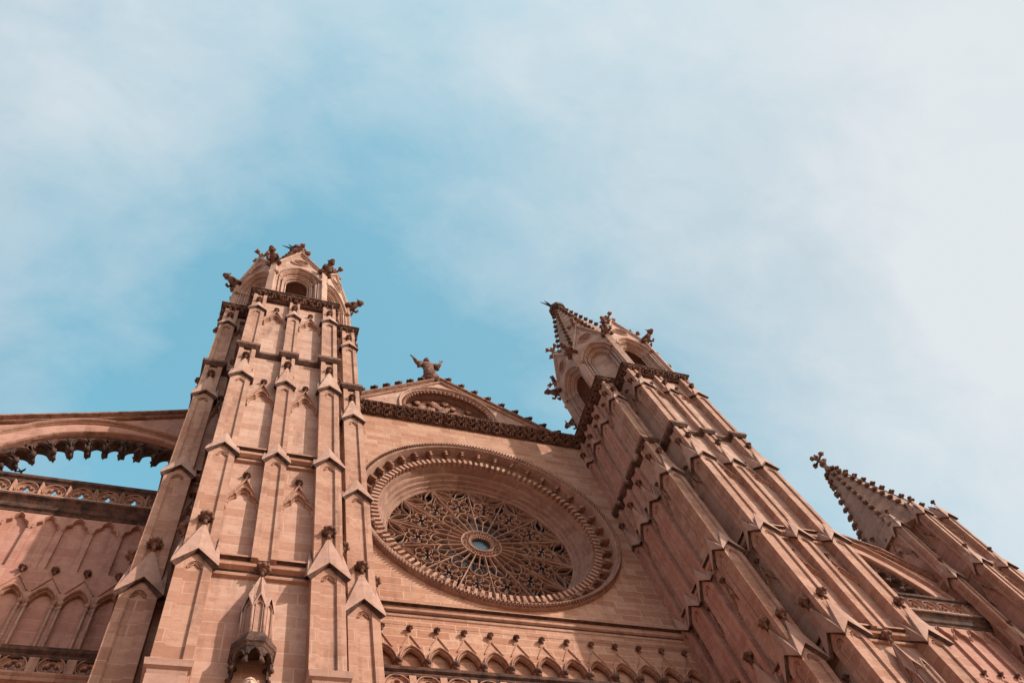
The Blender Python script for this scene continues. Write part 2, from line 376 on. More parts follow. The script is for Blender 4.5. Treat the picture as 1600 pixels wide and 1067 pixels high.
FIN = m_finial(.16).mesh('finial', 'finial'); FIN_S = m_finial(.125).mesh('finial', 'finial'); FIN_B = m_finial(.13).mesh('finial', 'finial'); FIN_L = m_finial(.205).mesh('finial', 'finial')
CRK = m_crocket(.17).mesh('crocket', 'finial'); CRK_L = m_crocket(.2).mesh('crocket', 'crust'); CROSS = m_cross_finial(.30).mesh('cross_finial', 'crust_light')

# ---- gabled cap of a pilaster: four gables running up to one point
def gable_cap(mb, x0, x1, y0, y1, ze, za, zt, t=.16, over=.13, inn=.02, step=.06, dark_edge=False):
    """x0..y1 = the shaft below; the roof runs up to one point on each face of the slightly thinner shaft above"""
    X0, X1, Y0, Y1 = x0-over, x1+over, y0-over, y1+over; k = step-.02
    cor = [(X0, Y0), (X1, Y0), (X1, Y1), (X0, Y1)]; inc = [(x0-inn, y0-inn), (x1+inn, y0-inn), (x1+inn, y1+inn), (x0-inn, y1+inn)]
    upc = [(x0+k, y0+k), (x1-k, y0+k), (x1-k, y1-k), (x0+k, y1-k)]; zu = ze+(zt-ze)*.30
    ring = []; ring2 = []; tops = []
    for i in range(4):
        a, b = cor[i], cor[(i+1) % 4]; ring += [(a[0], a[1], ze), ((a[0]+b[0])/2, (a[1]+b[1])/2, za)]
        a, b = inc[i], inc[(i+1) % 4]; ring2 += [(a[0], a[1], ze), ((a[0]+b[0])/2, (a[1]+b[1])/2, za)]
        a, b = upc[i], upc[(i+1) % 4]; tops.append(((a[0]+b[0])/2+(b[1]-a[1])*.06, (a[1]+b[1])/2-(b[0]-a[0])*.06, zt))
    vs = ring+[(a, b, c-t) for a, b, c in ring]+[(a, b, c-t*1.1) for a, b, c in ring2]+tops+[(a, b, zu) for a, b in upc]
    fs = []
    for i in range(8):
        j = (i+1) % 8; fs += [(i+8, j+8, j, i), (i+16, j+16, j+8, i+8)]
    for i in range(4):
        j = (i+1) % 4; C0, Mi, C1, Ti = 2*i, 2*i+1, 2*j, 24+i
        fs += [(C0, Mi, Ti), (Mi, C1, Ti), (C0, Ti, 28+i), (C1, 28+j, Ti), (28+i, Ti, 28+j)]
    mb.mi = ('crust', [k for k in range(16) if k % 2 or dark_edge])  # dark crust on soffits and edges also stands in for shade under eaves
    mb.add(vs, fs)

# ------------------------------------------------------------------ setting
def structure(name, mb, mat, label, cat):
    o = bpy.data.objects.new(name, mb.mesh(name, mat)); C.objects.link(o); tag(o, label, cat, kind='structure'); return o
g = MB(); g.add([(-900, -900, 0), (900, -900, 0), (900, 900, 0), (-900, 900, 0)], [(0, 1, 2, 3)])
structure('ground', g, 'paving', 'stone paved square in front of the cathedral', 'ground')

# ================================================================== BELL TOWER (canonical = right tower, centre x 10.62)
TX, TYC = 10.62, -2.24
GZ = -ZO
def build_tower():
    T = empty('bell_tower', TX, TYC)
    U = lambda u: TX+u
    # --- core body (panel planes), stepped plan
    core = [(-3.08, .9), (-3.08, -4.0), (-1.95, -4.0), (-1.95, -5.15), (1.95, -5.15), (1.95, -4.0), (3.08, -4.0), (3.08, .9)]
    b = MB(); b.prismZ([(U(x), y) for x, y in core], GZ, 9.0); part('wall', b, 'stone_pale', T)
    # --- pilasters
    pil = []   # (x0,x1,y0,y1, faces)
    for s in (-1, 1):
        f = lambda a, c: (min(s*a, s*c), max(s*a, s*c))
        pil.append((*f(1.40, 2.10), -5.52, -4.82, 'corner', s))
        pil.append((*f(2.62, 3.33), -4.42, -3.70, 'shoulder', s))
        for y0 in (-2.88, -1.58, -.30): pil.append((*f(2.95, 3.31), y0, y0+.72, 'side', s))
    pil.append((-.28, .28, -5.42, -4.95, 'mid', 0))
    caps_all = []
    for (x0, x1, y0, y1, kind, s) in pil:
        stages = [(GZ, -12.95, .11), (-13.15, -7.0, .07), (-7.15, -1.1, .035), (-1.25, 6.9, .0), (6.75, 8.9, -.03)]
        if kind == 'mid': stages = stages[1:]
        b = MB(); EX = {}
        for si, (z0, zt, e) in enumerate(stages):
            if kind == 'mid' and si == 0: z0 = -12.7
            EX[round(e, 3)] = 1
            xa_, xb_, ya_, yb_ = U(x0)-e, U(x1)+e, y0-e, y1+(e if kind == 'side' else 0)
            if kind == 'side': xa_, xb_ = (U(x0), U(x1)+e) if s > 0 else (U(x0)-e, U(x1))
            ch = .075
            cx0_ = xa_+ch if not (kind == 'side' and s > 0) else xa_; cx1_ = xb_-ch if not (kind == 'side' and s < 0) else xb_
            b.box(cx0_, cx1_, ya_+ch if kind != 'side' else ya_+.004, yb_-(ch if kind in ('corner', 'shoulder') else .004), z0, zt)
            def head(fr, w2, ztop):       # trefoil panel head at the top of a sunk channel
                q = MB(); hw = w2; arch_plate(q, -hw, hw, ztop-.62, ztop, pointed(hw-.025, (hw-.025)*1.35, ztop-.58, 5), .02, ch+.01)
                if hw > .1:
                    q.bar(pointed(hw-.05, (hw-.05)*1.3, ztop-.60, 5), .02, -.06, -.015)
                    q.bar([(-hw*.55, ztop-.55), (0, ztop-.38), (hw*.55, ztop-.55)], .03, -.07, -.03)
                q.tf(fr); b.add(q.v, q.f)
            if kind != 'side':
                ww = xb_-xa_; f1 = .25*ww
                b.box(xa_, xa_+f1, ya_, ya_+ch+.01, z0, zt); b.box(xb_-f1, xb_, ya_, ya_+ch+.01, z0, zt)
                b.box(xa_+f1, xa_+f1+.03, ya_+.035, ya_+ch+.01, z0, zt); b.box(xb_-f1-.03, xb_-f1, ya_+.035, ya_+ch+.01, z0, zt)
                head(TR((xa_+xb_)/2, ya_, 0), ww/2-f1-.002, zt-.02 if si < len(stages)-1 else zt-.5)
            if kind in ('corner', 'shoulder', 'side'):
                ww = yb_-ya_; f1 = .25*ww; xf = xb_ if s > 0 else xa_; q0, q1 = sorted((xf, xf-s*(ch+.01)))
                b.box(q0, q1, ya_+(ch+.012 if kind != 'side' else 0), ya_+f1+(.02 if kind != 'side' else 0), z0, zt); b.box(q0, q1, yb_-f1, yb_, z0, zt)
                head(TR(xf, (ya_+yb_)/2, 0, s*PI/2), ww/2-f1-.002, zt-.02 if si < len(stages)-1 else zt-.5)
            if kind in ('corner', 'shoulder'):
                xi = xa_ if s > 0 else xb_; q = sorted((xi, xi+s*(ch+.01))); b.box(q[0], q[1], ya_+ch+.012, yb_, z0, zt)
            if kind == 'mid':
                b.box(xa_, xa_+ch+.01, ya_+ch+.012, yb_, z0, zt); b.box(xb_-ch-.01, xb_, ya_+ch+.012, yb_, z0, zt)
        part('pilaster', b, 'trim' if kind != 'side' else 'stone_smooth', T)
        # --- caps on it
        for lev, ze, za, zt_, big, e, st, th in (('A', 6.45, 6.98, 7.72, .10, .0, .04, .09), ('C', -1.55, -1.0, .52, .11, .035, .045, .09), ('D', -7.5, -6.86, -6.15, .125, .07, .045, .12), ('E', -13.47, -12.8, -11.55, .14, .11, .05, .13)):
            if kind == 'mid' and lev == 'E': continue
            cx0, cx1, cy0, cy1 = x0-e, x1+e, y0-e, y1+e
            if kind == 'side':      # the footprint runs into the wall so that the point sits on the pilaster face
                if s > 0: cx0, cx1 = x1-.70, x1+e
                else: cx0, cx1 = x0-e, x0+.70
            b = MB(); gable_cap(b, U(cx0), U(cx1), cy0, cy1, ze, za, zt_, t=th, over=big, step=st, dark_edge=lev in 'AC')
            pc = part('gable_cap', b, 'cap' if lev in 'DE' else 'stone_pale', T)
            if lev == 'D': continue
            FM = FIN_L if lev == 'E' else FIN; dz = .30 if lev == 'E' else .22; o = .05
            xm, ym = U((cx0+cx1)/2), (cy0+cy1)/2
            if kind != 'side': part('finial', FM, None, pc, TR(xm, cy0+st-.02-o-.02, zt_-dz*.35))
            if kind != 'mid': part('finial', FM, None, pc, TR(U(cx1)-st+.02+o+.02 if s > 0 else U(cx0)+st-.02-o-.02, ym, zt_-dz*.35))
    # --- string courses: B runs round everything, D and E fill the bays
    outline = [(-3.33, .42), (-3.33, -.30), (-3.1, -.30), (-3.1, -.86), (-3.33, -.86), (-3.33, -1.58), (-3.1, -1.58), (-3.1, -2.16), (-3.33, -2.16), (-3.33, -2.88), (-3.1, -2.88), (-3.1, -3.70),
               (-3.33, -3.70), (-3.33, -4.42), (-2.62, -4.42), (-2.62, -4.02), (-2.1, -4.02), (-2.1, -5.52), (-1.40, -5.52), (-1.40, -5.17), (-.28, -5.17), (-.28, -5.42)]
    path = [(U(x), y) for x, y in outline]+[(U(-x), y) for x, y in reversed(outline)]
    path = path
    # travel goes down the left side, so outward (right-hand side) must point to -x : left side going -y => right hand is -x
    def string(prof):
        b = MB(); b.sweep(prof, path, dark=(0, 1, 2)); return b
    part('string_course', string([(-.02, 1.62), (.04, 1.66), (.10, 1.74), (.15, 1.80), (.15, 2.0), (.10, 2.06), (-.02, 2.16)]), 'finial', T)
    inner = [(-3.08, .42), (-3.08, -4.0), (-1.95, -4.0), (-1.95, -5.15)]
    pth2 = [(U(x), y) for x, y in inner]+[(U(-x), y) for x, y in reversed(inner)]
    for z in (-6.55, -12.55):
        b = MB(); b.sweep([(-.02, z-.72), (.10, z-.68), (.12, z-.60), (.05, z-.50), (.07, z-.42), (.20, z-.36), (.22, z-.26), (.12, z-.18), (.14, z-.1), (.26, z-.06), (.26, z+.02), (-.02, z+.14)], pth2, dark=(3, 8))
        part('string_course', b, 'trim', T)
    # --- crowning cornice with carved foliage frieze
    cpath = [(-3.2, .5), (-3.2, -4.15), (-1.92, -4.15), (-1.92, -5.28), (1.92, -5.28), (1.92, -4.15), (3.2, -4.15), (3.2, .5)]
    cp = [(U(x), y) for x, y in cpath]
    b = MB(); b.sweep([(-.15, 8.82), (.0, 8.82), (.06, 8.86), (.06, 8.92), (.0, 8.96), (.08, 9.10), (.24, 9.26), (.30, 9.30), (.30, 9.38), (.37, 9.41), (.37, 9.50), (-.6, 9.60)], cp)
    b.prismZ([(U(x), y) for x, y in core], 9.0, 9.55)
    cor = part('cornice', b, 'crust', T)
    f = MB()
    for i in range(len(cp)-1): frieze(f, cp[i], cp[i+1], 9.10, .22, .06, .9)
    part('carved_frieze', f, 'finial', cor)
    # --- blind gablets in the bays
    def bay(x, y, rz, hw, zf, h=1.65):
        key = (round(hw, 2), h)
        if key not in BAY: BAY[key] = bay_mesh(hw, h)
        g = part('blind_gablet', BAY[key], None, T, TR(x, y, zf, rz))
        nrm = Matrix.Rotation(rz, 3, 'Z') @ Vector((0, -1, 0))
        part('finial', FIN_B if hw > .4 else FIN_S, None, g, TR(x+nrm.x*.08, y+nrm.y*.08, zf+h+.02, rz))
    for zf, h in ((6.12, 1.65), (-2.5, 1.65), (-9.50, 1.38), (-15.9, 1.5)):
        for s in (-1, 1):
            if zf > -12: bay(U(s*.84), -5.15, 0, .53, zf-.22, h)
            bay(U(s*1.96), -4.42, s*PI/2, .36, zf, h)
            if zf > -12: bay(U(s*2.36), -4.0, 0, .24, zf, h)
            for yy in (-3.29, -1.87, -.58): bay(U(s*3.08), yy, s*PI/2, .33, zf, h)
    # --- moulded shelves low on the corner pilasters
    for s in (-1, 1):
        b = MB(); xa, xb = sorted((U(s*1.30), U(s*2.26)))
        b.box(xa+.06, xb-.06, -5.78, -4.9, GZ, -17.5)
        pp = [(xa+.1, -4.6), (xa+.1, -5.74), (xb-.1, -5.74), (xb-.1, -4.6)]
        b.sweep([(-.1, -17.55), (.02, -17.5), (.05, -17.35), (.12, -17.3), (.14, -17.12), (.08, -17.05), (-.1, -16.96)], pp)
        b.box(xa+.09, xb-.09, -5.73, -4.9, -17.5, -16.97)
        hole = pointed(.24, .34, -18.5, 6, (xa+xb)/2)
        arch_plate(b, xa+.06, xb-.06, -20.5, -17.56, hole, -5.86, -5.78)
        part('moulded_shelf', b, 'cap', T)
        b = MB(); xa, xb = sorted((U(s*2.52), U(s*3.46)))
        b.box(xa, xb, -4.62, -3.6, GZ, -18.6); b.box(xa-.08, xb+.08, -4.72, -3.5, -18.6, -18.35)
        part('moulded_shelf', b, 'cap', T)
    # --- canopy over the statue
    cx, cy = U(0), -5.40
    def octa(r, rot=PI/8): return [(cx+r*math.cos(rot+k*PI/4), cy+r*math.sin(rot+k*PI/4)) for k in range(8)]
    b = MB(); R1 = .40
    b.prismZ(octa(R1-.03), -16.1, -14.6)
    b2 = []
    ring = octa(R1+.05); zc, za = -15.05, -14.5
    vs = []; fs = []
    for k in range(8):
        a, c2 = ring[k], ring[(k+1) % 8]; vs += [(a[0], a[1], zc), ((a[0]+c2[0])/2, (a[1]+c2[1])/2, za)]
    n = len(vs); vs += [(x, y, z-.09) for x, y, z in vs]; vs.append((cx, cy+.02, -13.25))
    for i in range(n): j = (i+1) % n; fs += [(i, j, 2*n), (i+n, j+n, j, i)]
    b.add(vs, fs)
    for k in range(8):   # ribs on the corners and little arches on the faces
        a, c2 = octa(R1)[k], octa(R1)[(k+1) % 8]
        b.loft([(a[0], a[1], -16.05), (a[0], a[1], -15.05)], [.045, .045], 5)
        mx, my = (a[0]+c2[0])/2, (a[1]+c2[1])/2; ang = math.atan2(my-cy, mx-cx)+PI/2
        q = MB(); q.bar([(-.09, -1.05), (-.09, .0)]+pointed(.09, .14, 0, 4)[1:-1]+[(.09, 0), (.09, -1.05)], .025, -.03, .03)
        q.tf(TR(mx, my, -14.98, ang)); b.add(q.v, q.f)
    can = part('canopy', b, 'cap', T)
    part('finial', FIN_L, None, can, TR(cx, cy, -13.38))
    b = MB()   # flared hood with hanging arches
    hr = [(.40, -15.98), (.43, -15.95), (.52, -16.20), (.57, -16.24), (.57, -16.38), (.53, -16.42), (.50, -16.5)]
    vs = []; fs = []
    for r, z in hr: vs += [(x, y, z) for x, y in octa(r)]
    for i in range(len(hr)-1):
        for k in range(8): fs.append((i*8+k, (i+1)*8+k, (i+1)*8+(k+1) % 8, i*8+(k+1) % 8))
    fs.append(tuple(range(8))); b.add(vs, fs)
    for k in range(8):
        a, c2 = octa(.49)[k], octa(.49)[(k+1) % 8]; mx, my = (a[0]+c2[0])/2, (a[1]+c2[1])/2; ang = math.atan2(my-cy, mx-cx)+PI/2
        q = MB(); hw = .49*math.sin(PI/8); arch_plate(q, -hw, hw, -.42, 0, pointed(hw*.72, .2, -.28, 5), 0, .07)
        q.bar(pointed(hw*.76, .22, -.28, 5), .04, -.0, .04)
        q.tf(TR(mx, my, -16.5, ang)); b.add(q.v, q.f)
        b.blob((a[0], a[1], -16.97), .075, 6, 4, 3, .2)
    b.prismZ(octa(.35), -16.2, -16.12)
    part('hood', b, 'crust', can)
    build_belfry(T)
    return T

def frieze(mb, p0, p1, zc, h, off=0, sl=0):
    """undulating stem with curled leaves along a wall head"""
    p0, p1 = Vector(p0), Vector(p1); d = p1-p0; Ln = d.length; d.normalize(); n = Vector((d.y, -d.x)); k = max(1, round(Ln/.74)); st = Ln/k
    def P(s_, z, o): q = p0+d*s_+n*(o+off+(z-zc)*sl); return (q.x, q.y, z)
    pts = [P(Ln*i/(k*8), zc+math.sin(PI*i/4)*h*.42, .12) for i in range(k*8+1)]
    mb.loft(pts, [.035]*len(pts), 5)
    for i in range(k):
        for j, sg in ((.25, 1), (.75, -1)):
            s0 = (i+j)*st; rv = random.uniform(.85, 1.15)
            sp = [P(s0+math.cos(t)*r_, zc-sg*h*.05+sg*math.sin(t)*r_*1.1, .15+.05*q/7) for q in range(8) for t, r_ in [(-.4+q*.75, .20*rv*(1-q/9.5))]]
            mb.loft(sp, [.045, .045, .04, .04, .035, .035, .045, .05], 5)
            for a_, z_ in ((.17, .42), (-.18, .34), (.02, .5)):
                mb.blob(P(s0+a_*rv, zc+sg*h*z_, .13), .06*rv, 6, 4, 3, .35, (1.5, 1.5, .7), .25)
            mb.blob(P(s0-.05, zc-sg*h*.40, .13), .055, 6, 4, 3, .35, (1.8, 1.8, .7), .25)
BAY = {}
def bay_get(hw, h=1.65):
    if (hw, h) not in BAY: BAY[(hw, h)] = bay_mesh(hw, h)
    return BAY[(hw, h)]
def bay_mesh(hw, h=1.65):
    """raking gable mouldings over a cusped arch on a blank bay; z=0 is the arch springing"""
    b = MB(); w = .065 if hw > .4 else .05; ah = .86*(1 if h > 1.5 else .9)
    w *= .75; b.bar([(-hw, .1), (0, h)], w, -.01, .11); b.bar([(0, h), (hw, .1)], w, -.01, .11)
    def tref(kx, kz, dz=0):
        a = [(-1, 0), (-.86, .24), (-.60, .46), (-.46, .50), (-.42, .66), (-.24, .88), (0, 1.0)]
        P = [(x*kx*hw, z*kz+dz) for x, z in a]; return P+[(-x, z) for x, z in reversed(P[:-1])]
    b.bar(tref(.97, ah), .038, -.01, .17); b.bar(tref(.84, ah*.87, -.03), .026, -.01, .10)
    for s in (-1, 1):
        b.blob((s*hw*.90, -.08, -.07), .07, 7, 5, 3, .2, (1, 1, 1.2), .1); b.loft([(s*hw*.90, -.02, -.34), (s*hw*.90, -.07, -.12)], [.015, .05], 6)
    return b.mesh('blind_gablet', 'trim')

def oct_face(hw, z_top, filled):
    """one face of the belfry, local origin on the face plane at z=0 = foot"""
    b = MB(); zs = 3.55; r0 = 1.10*hw/1.42
    h0 = pointed(r0, 1.55, zs, 8)
    arch_plate(b, -hw, hw, 0, z_top, h0, 0, .16)
    k = r0
    for i, (ri, ya, yb) in enumerate(((.84, .16, .36), (.62, .36, .56))):
        hh = pointed(r0*ri/1.0, 1.55*ri+.05, zs, 8)
        arch_plate(b, -r0*1.05 if i == 0 else -r0*.86, r0*1.05 if i == 0 else r0*.86, 0, zs+1.6, hh, ya, yb)
    # roll mouldings and jamb shafts
    for ri, yy, w in ((1.06, 0, .10), (.92, .14, .08), (.73, .34, .08), (.56, .54, .06)):
        b.bar(pointed(r0*ri, 1.55*ri+.04, zs, 10), w, -.02, .09, y=yy)
        for s in (-1, 1):
            if ri < 1.0:
                b.loft([(s*r0*ri, yy-.04, 0), (s*r0*ri, yy-.04, zs-.1)], [w*.6, w*.6], 7)
                b.blob((s*r0*ri, yy-.05, zs-.06), w*1.25, 7, 4, 4, .2)
    for s in (-1, 1): b.blob((s*r0*1.1, -.12, zs-.02), .14, 7, 5, 3, .2, (1, 1, 1), .1)
    if filled:
        b.box(-r0*.62, r0*.62, .56, .7, 0, zs+1.1)
    else:
        b.box(-r0*.62, r0*.62, .56, .7, 0, .5)
    return b
def build_belfry(T):
    AP, HC, HD = 3.2, 1.42, 1.26; APD = (1.42+3.2)/math.sqrt(2)
    zb = 9.5
    cen = Matrix.Translation((TX, TYC, 0))
    oct8 = [(TX+x, TYC+y) for x, y in ((-1.42, -3.2), (1.42, -3.2), (3.2, -1.42), (3.2, 1.42), (1.42, 3.2), (-1.42, 3.2), (-3.2, 1.42), (-3.2, -1.42))]
    fm = {(0, 0): oct_face(HC, 5.6, False).mesh('belfry_face', 'stone_pale'), (1, 0): oct_face(HD, 5.6, True).mesh('belfry_face', 'stone_pale')}
    gm = {}
    for dg, hw in ((0, HC), (1, HD)):
        b = MB(); za = 8.35; rk = [(-hw-.05, 5.05), (0, za+.1), (hw+.05, 5.05)]
        # gable field with a pierced roundel
        b.prismY([(-hw, 5.6), (hw, 5.6), (hw*.02, za), (-hw*.02, za)], 0.0, .22)
        b.bar(rk, .16, -.02, .14, y=0); b.bar([(-hw+.22, 5.3), (0, za-.35), (hw-.22, 5.3)], .06, 0, .07)
        ci = [(math.cos(a*PI/12)*.5, 6.35+math.sin(a*PI/12)*.5) for a in range(24)]
        b.bar(ci, .08, -.02, .08, closed=True)
        gm[dg] = b.mesh('gable', 'stone_pale')
    om = MB(); 
    for k in range(3):
        a = PI/2+k*2*PI/3; ci = [(math.cos(a)*.22+math.cos(t*PI/6)*.18, 6.35+math.sin(a)*.22+math.sin(t*PI/6)*.18) for t in range(12)]
        om.bar(ci, .05, -.01, .05, closed=True)
    om.bar([(math.cos(a*PI/12)*.43, 6.35+math.sin(a*PI/12)*.43) for a in range(24)], .05, -.01, .03, closed=True)
    om.prismY([(math.cos(a*PI/12)*.40, 6.35+math.sin(a*PI/12)*.40) for a in range(24)], -.004, .01)
    omesh = om.mesh('roundel', 'crust_light')
    for k in range(8):
        ang = k*PI/4; dg = k % 2; ap = AP if dg == 0 else APD
        w = cen @ Matrix.Rotation(ang, 4, 'Z') @ Matrix.Translation((0, -ap, zb))
        f = part('belfry_face', fm[(dg, 0)], None, T, w)
        g = part('gable', gm[dg], None, T, w); part('roundel', omesh, None, g, w)
        w2 = cen @ Matrix.Rotation(ang, 4, 'Z') @ Matrix.Translation((0, -ap+.05, zb+8.3))
        part('cross_finial', CROSS, None, g, w2)
        # roof saddle running back from the gable into the spire
        b = MB(); hw = HC if dg == 0 else HD
        b.add([(-hw, .2, 5.3), (hw, .2, 5.3), (0, .2, 8.3), (-hw*.5, 2.2, 5.3), (hw*.5, 2.2, 5.3), (0, 1.9, 8.3)], [(0, 2, 5, 3), (1, 4, 5, 2), (0, 1, 2)])
        part('gable_roof', b.mesh('gable_roof', 'crust_light'), None, g, w)
    # core so that no light passes round the jambs, spire
    b = MB(); o2 = [(TX+(x-TX)*.22, TYC+(y-TYC)*.22) for x, y in oct8]
    b.prismZ([(TX+(x-TX)*.93, TYC+(y-TYC)*.93) for x, y in oct8], 14.6, 15.0)
    part('vault', b, 'stone_smooth', T)
    b = MB(); n = 8; S0, zt = 15.0, 28.5
    lo = [(x, y, S0) for x, y in [(TX+(x-TX)*.86, TYC+(y-TYC)*.86) for x, y in oct8]]; hi = [(TX+(x-TX)*.09, TYC+(y-TYC)*.09, zt) for x, y in oct8]
    b.add(lo+hi, [(i, (i+1) % 8, (i+1) % 8+8, i+8) for i in range(8)]+[tuple(range(8, 16))])
    sp = part('spire', b, 'spire', T)
    b = MB(); b.prismZ([(TX+(x-TX)*.17, TYC+(y-TYC)*.17) for x, y in oct8], zt-.25, zt+.05); b.prismZ([(TX+(x-TX)*.20, TYC+(y-TYC)*.20) for x, y in oct8], zt+.05, zt+.55)
    part('spire_collar', b, 'crust', sp)
    cr_n = 14
    for k in range(8):
        for i in range(cr_n):
            t = (i+.4)/cr_n*.97
            if t < .13: continue
            a = Vector(lo[k]); c2 = Vector(hi[k]); p = a.lerp(c2, t); rad = Vector((p.x-TX, p.y-TYC, 0)).normalized()
            p = p+rad*.12; ang = math.atan2(rad.y, rad.x)+PI/2
            part('crocket', CRK, None, sp, TR(p.x, p.y, p.z, ang))
    # gargoyles on the eight corners
    for x, y in oct8:
        ang = math.atan2(y-TYC, x-TX)+PI/2; rad = Vector((x-TX, y-TYC, 0)).normalized()
        part('gargoyle', GARG, None, T, TR(x-rad.x*.1, y-rad.y*.1, 14.75, ang, (1.25, .74, 1.15)))
    # corner buttress shafts of the octagon
    for x, y in oct8:
        rad = Vector((x-TX, y-TYC, 0)).normalized(); ang = math.atan2(rad.y, rad.x)+PI/2
        b = MB(); b.box(-.17, .17, -.10, .3, 0, 5.0); part('corner_shaft', b.mesh('corner_shaft', 'stone_pale'), None, T, TR(x, y, zb, ang))
    # weather bird
    b = MB(); c = (TX-.25, TYC, zt+1.25)
    b.loft([(TX, TYC, zt+.5), (TX-.1, TYC, zt+.9), (c[0], c[1], c[2]-.1)], [.05, .035, .03], 6)
    b.loft([(c[0]-.95, c[1], c[2]+.42), (c[0]-.5, c[1], c[2]+.2), (c[0]-.15, c[1], c[2]+.05), (c[0]+.15, c[1], c[2]), (c[0]+.42, c[1], c[2]+.02)], [.02, .06, .12, .12, .06], 7)
    b.blob((c[0]+.5, c[1], c[2]+.05), .09, 7, 5); b.loft([(c[0]+.54, c[1], c[2]+.05), (c[0]+.85, c[1], c[2]-.1)], [.045, .01], 5)
    b.loft([(c[0]-.1, c[1], c[2]+.1), (c[0]-.3, c[1]-.05, c[2]+.45), (c[0]-.55, c[1]-.1, c[2]+.75)], [(.10, .04), (.07, .03), (.015, .01)], 6)
    part('weather_bird', b, 'iron', sp)

def gargoyle_mesh():
    b = MB()
    b.loft([(0, .25, -.1), (0, 0, 0), (0, -.3, .12), (0, -.65, .16), (0, -.9, .26), (0, -1.02, .34)], [(.15, .17), (.21, .24), (.24, .26), (.19, .2), (.13, .14), (.12, .12)], 9)
    b.blob((0, -1.12, .38), .19, 9, 6, 0, 0, (.95, 1.15, .95), .05); b.loft([(0, -1.2, .38), (0, -1.38, .36), (0, -1.48, .32)], [.13, .11, .06], 7)
    b.loft([(0, -1.18, .28), (0, -1.36, .20)], [.09, .05], 6)
    for s in (-1, 1):
        b.loft([(s*.12, -1.05, .5), (s*.17, -1.0, .68)], [.06, .015], 5)
        b.loft([(s*.16, -.5, .05), (s*.24, -.72, -.12), (s*.2, -.95, -.06)], [.10, .07, .07], 6)
        b.loft([(s*.18, -.1, -.05), (s*.28, -.3, -.24), (s*.2, -.52, -.2)], [.13, .09, .06], 6)
    return b.mesh('gargoyle', 'finial')
GARG = gargoyle_mesh()
RT = build_tower()
tag(RT, 'stepped sandstone bell tower right of the rose window with octagonal belfry and tall crocketed spire', 'tower', 'bell towers either side of the rose window')
index_kids()
LT = dup_tree(RT, None, -2*TX)
tag(LT, 'stepped sandstone bell tower left of the rose window seen almost face on', 'tower', 'bell towers either side of the rose window')

# ================================================================== NAVE FRONT
def ring_plate(mb, x0, x1, z0, z1, r, y0, y1, n=128):
    rectp = []; circ = []
    for k in range(n):
        th = 2*PI*k/n; c, s = math.cos(th), math.sin(th); circ.append((r*c, r*s))
        t = min((x1 if c > 0 else -x0)/abs(c) if abs(c) > 1e-9 else 1e9, (z1 if s > 0 else -z0)/abs(s) if abs(s) > 1e-9 else 1e9); rectp.append((t*c, t*s))
    # make the corners exact
    for (cx, cz) in ((x0, z0), (x1, z0), (x1, z1), (x0, z1)):
        k = min(range(n), key=lambda i: (rectp[i][0]-cx)**2+(rectp[i][1]-cz)**2); rectp[k] = (cx, cz)
    vs = [(a, y0, b) for a, b in circ]+[(a, y0, b) for a, b in rectp]+[(a, y1, b) for a, b in circ]+[(a, y1, b) for a, b in rectp]; fs = []
    for k in range(n):
        j = (k+1) % n; fs += [(k, k+n, j+n, j), (k+2*n, j+2*n, j+3*n, k+3*n), (k, j, j+2*n, k+2*n)]
    mb.add(vs, fs)
NF = empty('nave_front', 0, 1.5)
tag(NF, 'sandstone wall between the two bell towers holding the great rose window under a gable', 'facade')
b = MB(); ring_plate(b, -7.6, 7.6, -8.05, 9.0, 6.3, .22, 3.0)
b.box(-7.6, 7.6, .46, 3.0, GZ, -8.05)
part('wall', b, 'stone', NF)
# rose window
RW = MB(); RW.rev([(6.55, .24), (6.42, .02), (6.34, .0), (6.27, .04), (6.27, .12), (6.22, .16), (6.20, .52), (6.14, .60), (5.86, .66), (5.80, .60), (5.77, .52), (5.70, .50), (5.66, .62), (5.36, .70), (5.33, 1.02), (5.28, 1.08), (5.20, 1.04), (5.12, 1.08), (5.09, 1.26), (5.04, 1.32), (4.99, 1.28), (4.95, 1.34), (4.93, 1.50), (4.88, 1.54), (4.85, 1.50), (4.81, 1.56), (4.78, 1.66), (4.74, 1.68), (4.70, 1.70), (4.70, 2.3)], 192)
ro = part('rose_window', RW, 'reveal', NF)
b = MB(); nt_ = 240        # rope / leaf moulding round the rim
for k in range(nt_):
    th = 2*PI*k/nt_; c, s = math.cos(th), math.sin(th); r = 6.46
    p0 = Vector((r*c, .0, r*s)); tg = Vector((-s, 0, c)); rd = Vector((c, 0, s))
    b.loft([p0-tg*.11-rd*.09+Vector((0, .12, 0)), p0+Vector((0, -.10, 0)), p0+tg*.11+rd*.10+Vector((0, .12, 0))], [.04, .06, .04], 5)
b.rev([(6.60, .24), (6.58, .06), (6.46, .0), (6.36, .06)], 160)
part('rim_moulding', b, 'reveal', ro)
b = MB(); nc = 40
cm = MB(); cm.box(-.075, .075, .10, .46, -.20, .20); cm.loft([(-.09, .16, .16), (.09, .16, .16)], [.075, .075], 7); cm.loft([(-.09, .30, -.14), (.09, .30, -.14)], [.09, .09], 7); cm.blob((0, .12, .05), .09, 7, 5, 3, .3, (1.1, 1, 1.4), .15)
corb = cm.mesh('corbel', 'crust_light')
for k in range(nc):
    th = 2*PI*(k+.5)/nc; c, s = math.cos(th), math.sin(th)
    w = Matrix(((s, 0, c, 6.02*c), (0, 1, 0, .12), (-c, 0, s, 6.02*s), (0, 0, 0, 1)))
    # corbel axis +z points outwards along the radius
    part('corbel', corb, None, ro, w)
b = MB(); nd = 112
